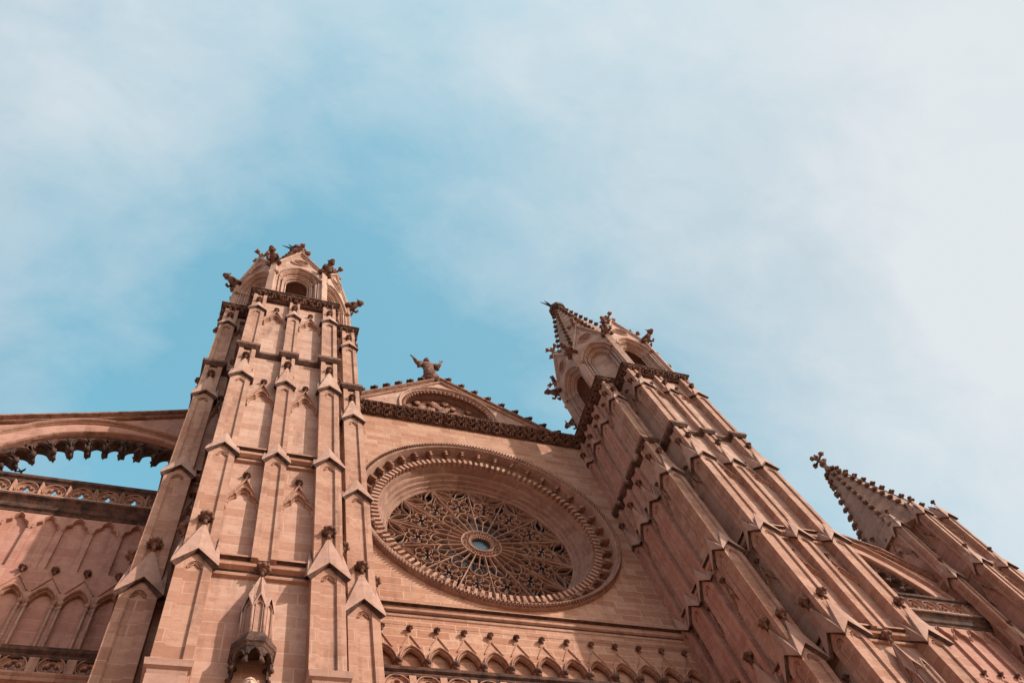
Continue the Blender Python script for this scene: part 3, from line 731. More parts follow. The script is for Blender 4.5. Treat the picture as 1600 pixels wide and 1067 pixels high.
for k in range(nd):
    th = 2*PI*k/nd; c, s = math.cos(th), math.sin(th); n0 = len(b.v)
    b.box(-.07, .07, .02, .34, 5.37, 5.72); b.tf(Matrix(((s, 0, c, 0), (0, 1, 0, .40), (-c, 0, s, 0), (0, 0, 0, 1))), n0)
part('dentil_ring', b, 'trim', ro)
# tracery
tr = MB(); NP = 14; YF = 1.70; DP = .30
def pol(r, a): return (r*math.cos(math.radians(a)), r*math.sin(math.radians(a)))
def curve(pts, w, d0=-.30, d1=0, closed=False): tr.bar(pts, w*.72, d0*.6, d1, closed=closed, y=YF+.0, ch=.22)
def loc(cx_a, r0, pts):      # local frame at radius r0 on the ray of angle cx_a: x tangential, z radial outward
    ca, sa = math.cos(math.radians(cx_a)), math.sin(math.radians(cx_a)); return [((r0+z)*ca - x*sa*-1*-1, (r0+z)*sa + x*ca) for x, z in pts]
def locf(a, pts):            # absolute radial frame: z = radius, x = tangential (ccw)
    ca, sa = math.cos(math.radians(a)), math.sin(math.radians(a)); return [(z*ca-x*sa, z*sa+x*ca) for x, z in pts]
dA = 360/NP; ta = math.tan(math.radians(dA/2))
for k in range(NP):
    a = 90+k*dA; m = a+dA/2
    curve([pol(1.02, a), pol(4.70, a)], .085, -.30, .02)                       # spoke
    # petal head: pointed arch between two spokes
    hw = 2.02*ta; curve(locf(m, [(-hw*.98, 1.95)]+[(x, z) for x, z in pointed(hw*.98, .52, 2.02, 6)]+[(hw*.98, 1.95)]), .065, -.30, 0)
    curve(locf(m, [(0, 1.02), (0, 1.92)]), .065, -.30, 0)                      # mullion
    for s in (-1, 1):
        curve(locf(m, [(0, 1.85), (s*.03, 2.02), (s*.13, 2.16), (s*.20, 2.33)]), .05, -.26, -.02)
        curve(locf(m, [(s*.02, 1.70), (s*.10, 1.62), (s*.16, 1.70)]), .03, -.2, -.04)
        curve(locf(m, [(s*1.72*ta*.97, 1.72), (s*.26, 1.62), (s*.2, 1.70)]), .03, -.2, -.04)
    # hexafoil
    rc = 3.16; lob_r = .255; lob_d = .365
    for j in range(6):
        t = j*PI/3+PI/6; cx, cz = lob_d*math.cos(t), lob_d*math.sin(t)
        st = t-PI*.68; en = t+PI*.68
        curve(locf(m, [(cx+lob_r*math.cos(st+(en-st)*i/9), rc+cz+lob_r*math.sin(st+(en-st)*i/9)) for i in range(10)]), .055, -.30, .0)
        t2 = t+PI/6; curve(locf(m, [(.36*math.cos(t2), rc+.36*math.sin(t2)), (.19*math.cos(t2), rc+.19*math.sin(t2))]), .05, -.25, -.03)
        q = locf(m, [(.17*math.cos(t2), rc+.17*math.sin(t2))])[0]; tr.blob((q[0], YF+.06, q[1]), .05, 6, 4)
    # stems joining foil to spokes
    for s in (-1, 1):
        curve(locf(m, [(s*.32, 2.60), (s*.48, 2.44), (s*2.52*ta*.93, 2.5)]), .045, -.26, -.02)
        curve(locf(m, [(s*.60, 3.16), (s*3.2*ta, 3.16)]), .05, -.26, -.02)
        curve(locf(m, [(s*.36, 3.70), (s*.62, 3.86), (s*3.95*ta, 4.0)]), .05, -.26, -.02)
    # pointed leaves from above the foil to the rim
    A = Vector(locf(m, [(0, 3.80)])[0])
    for s in (-1, 1):
        B = Vector(pol(4.64, m+s*dA*.5*.93)); D = B-A; Ln = D.length; D.normalize(); nn = Vector((-D.y, D.x))
        for sg in (-1, 1): curve([tuple(A+D*(Ln*i/8)+nn*(sg*.20*math.sin(PI*i/8))) for i in range(9)], .055, -.30, .01)
        D2 = Vector(locf(m, [(s*.52, 3.52)])[0]); B2 = Vector(pol(4.55, m+s*dA*.5*.97)); curve([tuple(B2), tuple((B2+D2)/2+Vector(pol(.06, m))), tuple(D2)], .045, -.26, -.01)
    curve([pol(4.70, m), tuple(A+(Vector(pol(4.70, m))-A)*.55)], .05, -.26, -.02)
    curve(locf(m, [(-.34, 4.62), (-.16, 4.36), (0, 4.26), (.16, 4.36), (.34, 4.62)]), .04, -.24, -.03)
for r, w in ((4.68, .09), (1.0, .12)): curve([pol(r, i*360/112) for i in range(112)], w, -.30, .03, closed=True)
part('tracery', tr, 'tracery', ro)
tr = MB()
curve([pol(.64, i*360/56) for i in range(56)], .07, -.30, .05, closed=True)
for i in range(28):
    a = i*360/28; tr.blob((*[pol(.58, a)[0]], YF+.02, pol(.58, a)[1]), .035, 6, 4)
    curve([pol(.61, a-5), pol(.50, a), pol(.61, a+5)], .05, -.2, 0)
b2 = MB()
for i in range(14):       # pierced ring plate between the two circles
    a0 = 90+i*dA; cx, cz = pol(.83, a0+dA/2)
    curve([(cx+.105*math.cos(t*PI/6), cz+.105*math.sin(t*PI/6)) for t in range(12)], .05, -.2, 0, closed=True)
    curve([pol(.68, a0), pol(.96, a0)], .05, -.2, -.01)
hubo = part('hub', tr, 'tracery', ro)
b = MB(); b.rev([(.67, YF+.02), (.97, YF+.02)], 56)
b = MB(); nseg = 120
vs = [(0, 2.02, 0)]+[(4.72*math.cos(2*PI*i/nseg), 2.02, 4.72*math.sin(2*PI*i/nseg)) for i in range(nseg)]
b.add(vs, [(0, 1+(i+1) % nseg, 1+i) for i in range(nseg)]); part('glass', b, 'glass', ro)
b = MB(); vs = [(0, 1.88, 0)]+[(.60*math.cos(2*PI*i/40), 1.88, .60*math.sin(2*PI*i/40)) for i in range(40)]
b.add(vs, [(0, 1+(i+1) % 40, 1+i) for i in range(40)]); part('hub_glass', b, 'glass_hub', ro)
# string course below the rose
b = MB(); z = -7.05; b.sweep([(-.05, z-.62), (.04, z-.56), (.06, z-.46), (.01, z-.40), (.04, z-.34), (.12, z-.30), (.13, z-.20), (.06, z-.14), (.10, z-.06), (.24, z-.02), (.24, z+.03), (-.05, z+.12)], [(-7.6, .22), (7.6, .22)], dark=(3, 8))
part('string_course', b, 'trim', NF)
# main cornice: two rows of carved foliage
b = MB(); b.sweep([(-.1, 8.84), (.03, 8.85), (.08, 8.90), (.08, 8.94), (.03, 8.97), (.10, 9.06), (.22, 9.14), (.27, 9.16), (.25, 9.20), (.30, 9.30), (.46, 9.36), (.52, 9.38), (.52, 9.44), (.58, 9.46), (.58, 9.54), (-.3, 9.62)], [(-7.5, .2), (7.5, .2)])
b.box(-7.5, 7.5, .3, 2.5, 9.0, 9.55)
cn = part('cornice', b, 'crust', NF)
b = MB(); frieze(b, (-7.3, .12), (7.3, .12), 9.02, .20, 0, .9); frieze(b, (-7.3, -.13), (7.3, -.13), 9.28, .20, 0, .9); part('carved_frieze', b, 'finial', cn)
# blind arcade under the string
xs = [-4.71+1.052*k for k in range(-2, 12)]
b = MB()
for x in xs: 
    x0, x1 = x-.526, x+.526
    arch_plate(b, x0, x1, -14.0, -8.6, pointed(.43, .66, -9.86, 7, x), .22, .42)
b.box(-7.6, 7.6, .22, .42, -8.6, -8.03); b.box(-7.6, xs[0]-.526, .22, .42, -14, -8.6); b.box(xs[-1]+.526, 7.6, .22, .42, -14, -8.6) if xs[-1]+.526 < 7.6 else None
b.box(-7.6, 7.6, .16, .5, GZ, -14.0)
part('arcade_wall', b, 'stone', NF)
am = MB(); am.bar(pointed(.47, .70, 0, 8), .07, -.02, .10); am.bar(pointed(.40, .62, 0, 8), .05, -.14, .03)
am.bar([(-.36, .62), (0, 1.30)], .045, -.01, .05); am.bar([(0, 1.30), (.36, .62)], .045, -.01, .05)
ARC = am.mesh('blind_arch', 'trim')
cm = MB(); cm.lathe([(.06, -.28), (.10, -.2), (.09, -.16), (.13, -.05), (.15, .02), (.15, .08)], 8); cm.blob((0, -.1, -.05), .1, 6, 4, 3, .3); CAPM = cm.mesh('capital', 'finial')
for x in xs:
    a = part('blind_arch', ARC, None, NF, TR(x, .22, -9.86)); part('finial', FIN_S, None, a, TR(x, .10, -8.50))
for x in xs[1:]: 
    a = part('capital', CAPM, None, NF, TR(x-.526, .14, -9.98))
# gable with lunette
GXc, GY = -.15, 1.0
PD = MB(); zb0 = 9.5; apex = 17.15; sl = .80; hwid = (apex-zb0)/sl
lun = [(GXc+2.95*math.cos(PI-PI*i/24), 12.7+2.95*math.sin(PI-PI*i/24)) for i in range(25)]
left = [(GXc-hwid, zb0), (GXc-2.95, zb0)]+lun[:13]+[(GXc, apex)]; right = [(GXc, apex)]+lun[12:]+[(GXc+2.95, zb0), (GXc+hwid, zb0)]
PD.prismY(left, GY, GY+.8); PD.prismY(right, GY, GY+.8)
PD.bar([(GXc-hwid+.4, zb0), (GXc, apex-.28), (GXc+hwid-.4, zb0)], .12, -.1, .16, y=GY)
PD.bar([(GXc-3.12, 10)]+[(GXc+3.12*math.cos(PI-PI*i/24), 12.7+3.12*math.sin(PI-PI*i/24)) for i in range(25)]+[(GXc+3.12, 10)], .14, -.1, .14, y=GY)
PDo = part('gable', PD, 'stone_pale', NF)
PC = MB(); PC.bar([(GXc-hwid, zb0+.1), (GXc, apex+.12), (GXc+hwid, zb0+.1)], .34, -.5, .26, y=GY)
b = MB(); b.prismY([(GXc-2.96, zb0)]+[(p[0], p[1]) for p in lun]+[(GXc+2.96, zb0)], GY+.7, GY+.9)
for k in range(26):      # carved figures and scrolls
    t = random.uniform(-2.3, 2.3); zz = random.uniform(11.8, 12.7+math.sqrt(max(0, 2.5**2-t*t))-.1)
    b.blob((GXc+t, GY+.62, zz), random.uniform(.2, .36), 8, 5, 3, .35, (1, .6, 1), .2)
for k in range(7):
    x = GXc-2.0+k*.66; b.loft([(x-.25, GY+.6, 12.4), (x-.1, GY+.5, 13.0+.3*(k % 2)), (x+.2, GY+.5, 13.2), (x+.35, GY+.6, 12.8)], [.08, .12, .11, .06], 6)
part('coping', PC, 'crust_light', PDo)
part('tympanum', b, 'crust_light', PDo)  # darker stone colour also carries the shade inside the lunette
b = MB()
for k in range(30):
    a = PI*(k+.5)/30; b.blob((GXc+2.82*math.cos(a), GY+.14, 12.7+2.82*math.sin(a)), .15, 8, 5)
part('beaded_moulding', b, 'crust_light', PDo)
for s in (-1, 1):
    for i in range(11):
        t = .55+i*.82; x = GXc+s*t; z = apex+.12-sl*t
        if z < 10.5: continue
        part('crocket', CRK_L, None, PDo, TR(x, GY-.12, z+.36, 0, (1.25, 1.25, 1.35)))

# ------------------------------------------------------------------ statue on the gable
def gable_statue():
    b = MB(); x, y, z = GXc-.6, GY-.05, 17.0
    b.blob((x, y, z+.1), .55, 9, 5, 3, .3, (1, .9, .6), .15)
    b.loft([(x, y, z+.1), (x-.03, y, z+.6), (x, y, z+1.3), (x+.02, y, z+1.9), (x, y, z+2.3), (x, y-.02, z+2.62), (x, y-.03, z+2.75), (x, y-.04, z+2.9)], [(.50, .42), (.46, .38), (.42, .33), (.38, .28), (.46, .28), (.36, .24), (.14, .14), (.13, .13)], 14)
    b.loft([(x-.1, y-.3, z+.2), (x-.2, y-.32, z+1.0), (x+.1, y-.3, z+1.8), (x+.3, y-.22, z+2.4)], [.07, .09, .09, .06], 6)
    for k in range(6): a = -2.6+k*.4; b.loft([(x+.44*math.cos(a), y+.36*math.sin(a), z+.2), (x+.38*math.cos(a), y+.3*math.sin(a), z+1.3), (x+.30*math.cos(a), y+.24*math.sin(a), z+1.9)], [.07, .06, .03], 5)
    b.blob((x, y-.06, z+3.12), .23, 12, 9, 0, 0, (.86, 1.0, 1.18))
    b.blob((x, y-.28, z+3.08), .05, 6, 4, 0, 0, (.8, 1.3, 1.2)); b.loft([(x, y-.2, z+2.98), (x, y-.24, z+2.8)], [.12, .06], 7)
    for s in (-1, 1): b.blob((x+s*.21, y-.04, z+3.1), .05, 5, 4, 0, 0, (.6, 1, 1.3))
    for s in (-1, 1):
        sh = (x+s*.34, y, z+2.5); el = (x+s*.78, y-.12, z+2.42); wr = (x+s*.98, y-.15, z+3.02)
        b.loft([(x+s*.2, y, z+2.5), sh, ((sh[0]+el[0])/2, y-.06, z+2.44), el, (x+s*.86, y-.14, z+2.62), wr], [.22, .24, .21, .17, .14, .08], 8)
        b.loft([(x+s*.5, y-.02, z+2.35), (x+s*.7, y-.05, z+2.1), (x+s*.74, y-.05, z+1.9)], [(.24, .12), (.20, .09), (.05, .03)], 6)   # hanging sleeve
        pm = (x+s*1.05, y-.16, z+3.18)
        b.loft([wr, pm], [(.06, .04), (.085, .035)], 7)
        for i, (dx_, ln) in enumerate(((-.06, .17), (-.02, .2), (.02, .19), (.06, .15))):
            b.loft([(pm[0]+dx_*.9, pm[1], pm[2]), (pm[0]+dx_*1.1+s*.05, pm[1]-.01, pm[2]+ln*.55), (pm[0]+dx_*1.2+s*.12, pm[1]-.05, pm[2]+ln)], [.021, .019, .012], 5)
        b.loft([(pm[0]-s*.06, pm[1], pm[2]-.07), (pm[0]-s*.13, pm[1]-.03, pm[2]+.02), (pm[0]-s*.14, pm[1]-.06, pm[2]+.08)], [.024, .02, .014], 5)
    b2 = MB(); b2.blob((x, y-.02, z+3.22), .25, 10, 7, 3, .06, (.9, 1.0, 1.0), .06)
    b2.loft([(x, y+.14, z+3.2), (x, y+.2, z+2.9), (x, y+.16, z+2.6)], [.15, .14, .06], 7)
    S = empty('statue', x, y, z); body = part('figure', b, 'finial', S); part('hair', b2, 'crust', S)
    tag(S, 'robed stone figure with both arms raised on top of the gable', 'statue')
gable_statue()
def saint(tx, label):
    b = MB(); x, y = tx, -5.52; z = -20.7          # feet
    H = 17.62-20.7
    b.loft([(x, y, z), (x, y, z+.5), (x, y, z+1.2), (x, y, z+1.9), (x, y, z+2.4), (x, y, z+2.72), (x, y, z+2.85), (x, y-.01, z+3.0)], [(.36, .30), (.33, .27), (.30, .24), (.28, .21), (.34, .21), (.30, .19), (.10, .10), (.095, .095)], 14)
    for s in (-1, 1):
        b.loft([(x+s*.28, y, z+2.6), (x+s*.38, y-.04, z+2.1), (x+s*.22, y-.25, z+1.85)], [.11, .09, .06], 7)
        b.loft([(x+s*.2, y-.27, z+1.84), (x+s*.1, y-.33, z+1.84)], [(.05, .03), (.055, .025)], 6)
        for i in range(4): b.loft([(x+s*.1, y-.34, z+1.79+i*.035), (x+s*.04, y-.37, z+1.79+i*.035), (x, y-.35, z+1.79+i*.035)], [.016, .015, .011], 5)
        b.loft([(x+s*.16, y-.31, z+1.9), (x+s*.1, y-.35, z+1.95)], [.018, .013], 5)
    # head with face
    hz = z+3.22; hy = y-.05
    b.blob((x, hy, hz), .17, 16, 12, 0, 0, (.86, 1.02, 1.22))
    b.loft([(x, hy-.15, hz+.06), (x, hy-.19, hz), (x, hy-.205, hz-.045), (x, hy-.17, hz-.06)], [.015, .022, .03, .02], 6)
    b.loft([(x-.10, hy-.12, hz+.065), (x-.04, hy-.165, hz+.075), (x+.04, hy-.165, hz+.075), (x+.10, hy-.12, hz+.065)], [.015, .02, .02, .015], 6)
    for s in (-1, 1):
        b.blob((x+s*.058, hy-.145, hz+.035), .022, 7, 5, 0, 0, (1.2, .8, .8)); b.blob((x+s*.145, hy, hz), .04, 6, 5, 0, 0, (.5, .8, 1.4))
    b.loft([(x-.05, hy-.155, hz-.095), (x, hy-.172, hz-.09), (x+.05, hy-.155, hz-.095)], [.008, .013, .008], 5)
    b.loft([(x-.04, hy-.15, hz-.115), (x, hy-.165, hz-.118), (x+.04, hy-.15, hz-.115)], [.008, .013, .008], 5)
    b.blob((x, hy-.10, hz-.17), .075, 8, 6, 0, 0, (1.1, .9, .9))
    S = empty('statue', x, y, z); part('figure', b, 'head', S)
    h = MB(); h.blob((x, hy+.03, hz+.06), .185, 12, 8, 5, .05, (.95, 1.0, 1.08), .05)
    for k in range(11):
        a = -PI*.02+k*PI*1.04/10; h.blob((x+.165*math.cos(a), hy+.02+.04*math.sin(a*3), hz+.05+.17*abs(math.sin(a))*1.0), .05, 6, 5, 3, .2)
    for s in (-1, 1): h.blob((x+s*.15, hy+.04, hz-.06), .055, 6, 5, 3, .2, (.8, 1, 1.6))
    part('hair', h, 'statue', S)
    p = MB(); p.prismZ([(x+.42*math.cos(k*PI/4+PI/8), y+.42*math.sin(k*PI/4+PI/8)) for k in range(8)], z-.25, z); p.prismZ([(x+.42*math.cos(k*PI/4+PI/8), y+.2+.42*math.sin(k*PI/4+PI/8)) for k in range(8)][::1], z-1.2, z-.25)
    part('pedestal', p, 'cap', S)
    tag(S, label, 'statue')
saint(-TX, 'pale stone saint with curly hair standing under the canopy of the left bell tower')
saint(TX, 'stone saint standing under the canopy of the right bell tower')

# ------------------------------------------------------------------ balustrades
def quatre(mb, cx, cz, R, y0, y1, k=.36, open_=True):
    """round frame with a quatrefoil ring"""
    mb.bar([(cx+R*math.cos(i*PI/14), cz+R*math.sin(i*PI/14)) for i in range(28)], R*.16, y0, y1, closed=True)
    mb.bar([(cx+R*.84*math.cos(i*PI/14), cz+R*.84*math.sin(i*PI/14)) for i in range(28)], R*.13, y0, y1-.06, closed=True)
    pts = []
    for j in range(4):
        t = j*PI/2; lx, lz = cx+R*.38*math.cos(t), cz+R*.38*math.sin(t)
        for i in range(7):
            a = t-PI*.62+(PI*1.24)*i/6; pts.append((lx+R*.33*math.cos(a), lz+R*.33*math.sin(a)))
    mb.bar(pts, R*.16, y0+.02, y1-.08, closed=True)
    for j in range(4):
        t = PI/4+j*PI/2; mb.prismY([(cx+R*.85*math.cos(t+d), cz+R*.85*math.sin(t+d)) for d in (-.45, -.15, .15, .45)]+[(cx+R*.42*math.cos(t), cz+R*.42*math.sin(t))], -y1+.10, -y0-.02)
def balustrade(name, x0, x1, y, zt, zb_, pitch, xc0, R, label, rake=False, solid=None):
    B = empty(name, (x0+x1)/2, y, zb_); tag(B, label, 'balustrade')
    L_ = [(x0, y), (x1, y)]
    b = MB(); b.sweep([(-.22, zt-.36), (.02, zt-.36), (.05, zt-.28), (.03, zt-.2), (.12, zt-.14), (.14, zt-.02), (.08, zt+.03), (-.22, zt+.05)], L_); b.add([(x0, y+.22, zt-.36), (x1, y+.22, zt-.36), (x1, y+.22, zt+.05), (x0, y+.22, zt+.05)], [(0, 3, 2, 1)])
    part('rail', b, 'crust', B)
    b = MB(); b.sweep([(-.25, zb_-.02), (.03, zb_-.02), (.08, zb_+.03), (.08, zb_+.1), (-.25, zb_+.12)], L_); part('base_moulding', b, 'trim', B)
    zc = (zt-.34+zb_+.1)/2; q = MB(); quatre(q, 0, 0, R, -.16, .06); qm = q.mesh('quatrefoil', 'trim')
    pm = MB(); hh = (zt-.34-zb_-.1)/2
    if rake: pm.add([(-.11, .05, -hh), (.11, .05, -hh), (.0, -.14, -hh), (-.11, .05, hh), (.11, .05, hh), (.0, -.14, hh), (-.11, .16, -hh), (.11, .16, -hh), (-.11, .16, hh), (.11, .16, hh)], [(0, 2, 5, 3), (2, 1, 4, 5), (0, 6, 7, 1, 2), (6, 0, 3, 8), (1, 7, 9, 4), (7, 6, 8, 9), (3, 5, 4, 9, 8)])
    else: pm.box(-.12, .12, -.08, .16, -hh, hh)
    pmm = pm.mesh('pier', 'trim'); x = xc0
    while x-pitch > x0: x -= pitch
    while x < x1:
        if x0+R < x < x1-R*.6: part('quatrefoil', qm, None, B, TR(x, y+.02, zc))
        xp = x+pitch/2
        if xp < x1: part('pier', pmm, None, B, TR(xp, y+.02, zc))
        x += pitch
    return B
balustrade('balustrade', -7.25, 7.25, -.42, -10.95, -12.2, 1.072, -5.55, .44, 'quatrefoil balustrade crossing the wall just below the row of small pointed arches')

# ================================================================== AISLE FRONTS
def aisle(s, dz, label, blabel, llabel, x_in, x_out, off, yo=0):
    A = empty('aisle_front', s*(x_in+x_out)/2, 0.5); tag(A, label, 'wall', 'aisle fronts outside the bell towers')
    xa, xb = sorted((s*x_in, s*x_out)); yw = -1.2+yo; pit = .93
    b = MB(); b.box(xa, xb, yw+.12, -.4, GZ, -5.2+dz)
    # two tiers of tall blank arches cut in a facing
    xs_ = []; x = s*14.72+off
    k0 = x
    while k0-pit > xa: k0 -= pit
    c = k0
    while c < xb: xs_.append(c); c += pit
    b.box(xa, xb, yw, yw+.13, -5.9+dz, -5.25+dz)
    for c in xs_:
        hw = .36
        tre = [(-hw, -.55), (-hw*.9, -.3), (-hw*.5, -.17), (-hw*.42, -.02), (-hw*.15, .1), (0, .14)]; tre = [(c+u, -6.08+dz+v) for u, v in tre]; tre = tre+[(2*c-u, v) for u, v in reversed(tre[:-1])]
        arch_plate(b, c-pit/2, c+pit/2, -8.7+dz, -5.9+dz, tre, yw, yw+.13)
        arch_plate(b, c-pit/2, c+pit/2, -13.9+dz, -8.7+dz, pointed(.35, .62, -10.32+dz, 6, c), yw-.02, yw+.13)
    b.box(xa, xb, yw-.05, yw+.13, GZ, -13.9+dz)
    part('wall', b, 'stone_smooth', A)
    # arch mouldings, shafts, gable lines
    m = MB(); m.bar(pointed(.39, .68, 0, 8), .075, -.02, .13); m.bar(pointed(.33, .60, 0, 8), .04, -.1, .03); m.bar([(-.40, .55), (0, 1.22)], .04, -.01, .05); m.bar([(0, 1.22), (.40, .55)], .04, -.01, .05)
    for q in (-1, 1):
        m.loft([(q*.36, -.06, -3.4), (q*.36, -.06, -.1)], [.05, .05], 6); m.blob((q*.37, -.08, .0), .09, 7, 4, 3, .2); m.blob((q*.37, -.07, -.2), .075, 7, 4, 3, .2)
    mm = m.mesh('blind_arch', 'trim')
    t = MB(); hw = .40; P = [(-hw, -.6), (-hw*.9, -.33), (-hw*.5, -.19), (-hw*.42, -.02), (-hw*.15, .13), (0, .18)]; P += [(-u, v) for u, v in reversed(P[:-1])]
    t.bar(P, .045, -.02, .06); tm = t.mesh('trefoil_head', 'trim')
    for c in xs_:
        if not (xa+.2 < c < xb-.2): continue
        a = part('blind_arch', mm, None, A, TR(c, yw-.02, -10.32+dz)); part('finial', FIN_S, None, a, TR(c, yw-.12, -9.02+dz))
        part('trefoil_head', tm, None, A, TR(c, yw, -6.06+dz))
    b = MB(); b.sweep([(-.3, -5.84+dz), (.02, -5.83+dz), (.05, -5.74+dz), (.12, -5.68+dz), (.15, -5.5+dz), (.26, -5.36+dz), (.34, -5.30+dz), (.34, -5.20+dz), (-.3, -5.18+dz)], [(xa, yw), (xb, yw)])
    part('cornice', b, 'crust', A)
    balustrade('balustrade', xa, xb, -1.42+yo, -4.03+dz, -5.18+dz, .89, s*15.13 if s < 0 else xa+.6, .37, blabel, rake=True)
    balustrade('balustrade', xa, xb, -1.80+yo, -12.78+dz, -13.75+dz, .93, s*15.47 if s < 0 else xa+.6, .33, llabel)
    b = MB(); b.sweep([(-.3, -14.35+dz), (.05, -14.3+dz), (.3, -14.0+dz), (.62, -13.9+dz), (.62, -13.76+dz), (-.3, -13.74+dz)], [(xa, yw), (xb, yw)]); part('lower_cornice', b, 'trim', A)
aisle(-1, 0, 'shaded aisle wall with tall blank arches left of the left bell tower', 'pierced balustrade with sky showing through, below the flying buttress at far left', 'lower balustrade with round quatrefoils at the bottom left corner', 13.2, 23.2, 0)
aisle(1, -1.62, 'sunlit aisle wall with slender blank arches between the right bell tower and the outer turret', 'balustrade under the buttress arch between the right bell tower and the outer turret', 'lower balustrade hidden behind the right bell tower', 13.2, 23.2, .15, -.75)

# flying buttresses
def buttress(s, dz, label, y0=-1.55):
    FB = empty('flying_buttress', s*18.3, -1.0, -6); tag(FB, label, 'buttress', 'flying buttresses beside the bell towers')
    X = lambda x: s*x
    cop = [(13.2, 3.2), (14.3, 2.7), (15.9, 1.95), (17.84, 1.12), (19.5, .42), (21.0, -.22), (23.2, -1.45 if s < 0 else -2.2)]
    intr = [(13.2, -1.05), (14.28, -.74), (15.2, -.50), (16.11, -.42), (17.0, -.50), (17.84, -.71), (18.6, -1.05), (19.34, -1.54), (20.24, -2.5), (21.2, -4.0), (22.2, -5.8), (23.2, -8.0)]
    ext = [(13.2, -.45), (14.29, -.10), (15.4, .25), (16.75, .46), (17.6, .40), (18.29, .20), (19.0, -.15), (19.63, -.55), (20.6, -1.45), (21.5, -2.6), (22.4, -4.1), (23.2, -5.8)]
    def D(L_):
        out = []
        for i, (x, z) in enumerate(L_):
            if z < zc:
                x0_, z0_ = L_[i-1]; k = (zc-z0_)/(z-z0_) if z0_ > zc else 1; out.append((X(x0_+(x-x0_)*k), zc+dz)); break
            out.append((X(x), z+dz))
        return out
    y1 = y0+.55; zc = -4.1-(dz if s < 0 else .5)
    b = MB()
    # spandrel wall between intrados and coping
    up_ = D(cop); lo = D(intr); 
    def quadstrip(A_, B_, ya, yb):
        n = 24
        def samp(L_, t):
            xs__ = [p[0]*s for p in L_]; x = xs__[0]+(xs__[-1]-xs__[0])*t
            for i in range(len(L_)-1):
                if xs__[i]-1e-6 <= x <= xs__[i+1]+1e-6 or i == len(L_)-2:
                    k = (x-xs__[i])/(xs__[i+1]-xs__[i]); return (s*x, L_[i][1]*(1-k)+L_[i+1][1]*k)
        a = [samp(A_, i/n) for i in range(n+1)]; c = [samp(B_, i/n) for i in range(n+1)]
        vs = [(p[0], ya, p[1]) for p in a]+[(p[0], ya, p[1]) for p in c]+[(p[0], yb, p[1]) for p in a]+[(p[0], yb, p[1]) for p in c]; m = n+1; fs = []
        for i in range(n): fs += [(i, i+1, m+i+1, m+i), (2*m+i+1, 2*m+i, 3*m+i, 3*m+i+1), (i+1, i, 2*m+i, 2*m+i+1), (m+i, m+i+1, 3*m+i+1, 3*m+i)]
        b.add(vs, fs)
    full = lambda L_: [(X(x), max(z, zc)+dz) for x, z in L_]
    quadstrip(full(cop), full(intr), y0+.18, y1)
    quadstrip(full(ext), full(intr), y0, y0+.2)
    part('arch_wall', b, 'stone_smooth', FB)
    b = MB(); b.bar(D(ext), .14, -.1, .16, y=y0); b.bar([(x, z+.09) for x, z in D(intr)], .12, -.1, .12, y=y0); b.bar([(x, z-.17) for x, z in D(ext)], .06, -.1, .07, y=y0)
    part('arch_moulding', b, 'trim', FB)
    b = MB(); b.bar([(x, z+.02) for x, z in up_], .26, -.45, .22, y=y0+.18); b.bar([(x, z-.34) for x, z in up_], .12, -.1, .16, y=y0+.18)
    part('coping', b, 'crust_light', FB)
    # hanging cusps along the intrados, each a small soffit arch pair with a boss
    q = MB(); hw = .43
    arcp = pointed(.32, .34, -.48, 6)
    arch_plate(q, -hw, hw, -.86, .2, pointed(.30, .40, -.56, 6), 0, .45)
    q.bar([(-.42, -.95)]+pointed(.36, .46, -.58, 6)+[(.42, -.95)], .05, -.02, .07); q.bar(pointed(.25, .32, -.5, 6), .04, -.05, .04)
    q.blob((-hw, .0, -.95), .12, 7, 5, 3, .3, (1, 1, 1.2), .1); q.blob((-hw, .3, -.95), .11, 7, 5, 3, .3, (1, 1.4, 1.1), .1); q.box(-hw-.1, -hw+.1, .0, .45, -.88, -.2)
    qm = q.mesh('hanging_cusp', 'crust')
    x = 13.8
    def iz(x):
        for i in range(len(intr)-1):
            if intr[i][0] <= x <= intr[i+1][0]: k = (x-intr[i][0])/(intr[i+1][0]-intr[i][0]); return intr[i][1]*(1-k)+intr[i+1][1]*k, math.atan2(intr[i+1][1]-intr[i][1], intr[i+1][0]-intr[i][0])
        return 0, 0
    while x < 22.2:
        z, a = iz(x)
        if z < zc+.5: break
        w = Matrix.Translation((X(x), y0+.12, z+dz-.12)) @ Matrix.Rotation(-a*s, 4, 'Y') @ Matrix.Diagonal((.88, 1, .86, 1))
        part('hanging_cusp', qm, None, FB, w); x += .72*math.cos(a)
buttress(-1, 0, 'flying buttress with cusped arch against blue sky at far left')
buttress(1, -1.12, 'flying buttress between the right bell tower and the outer turret', -1.95)

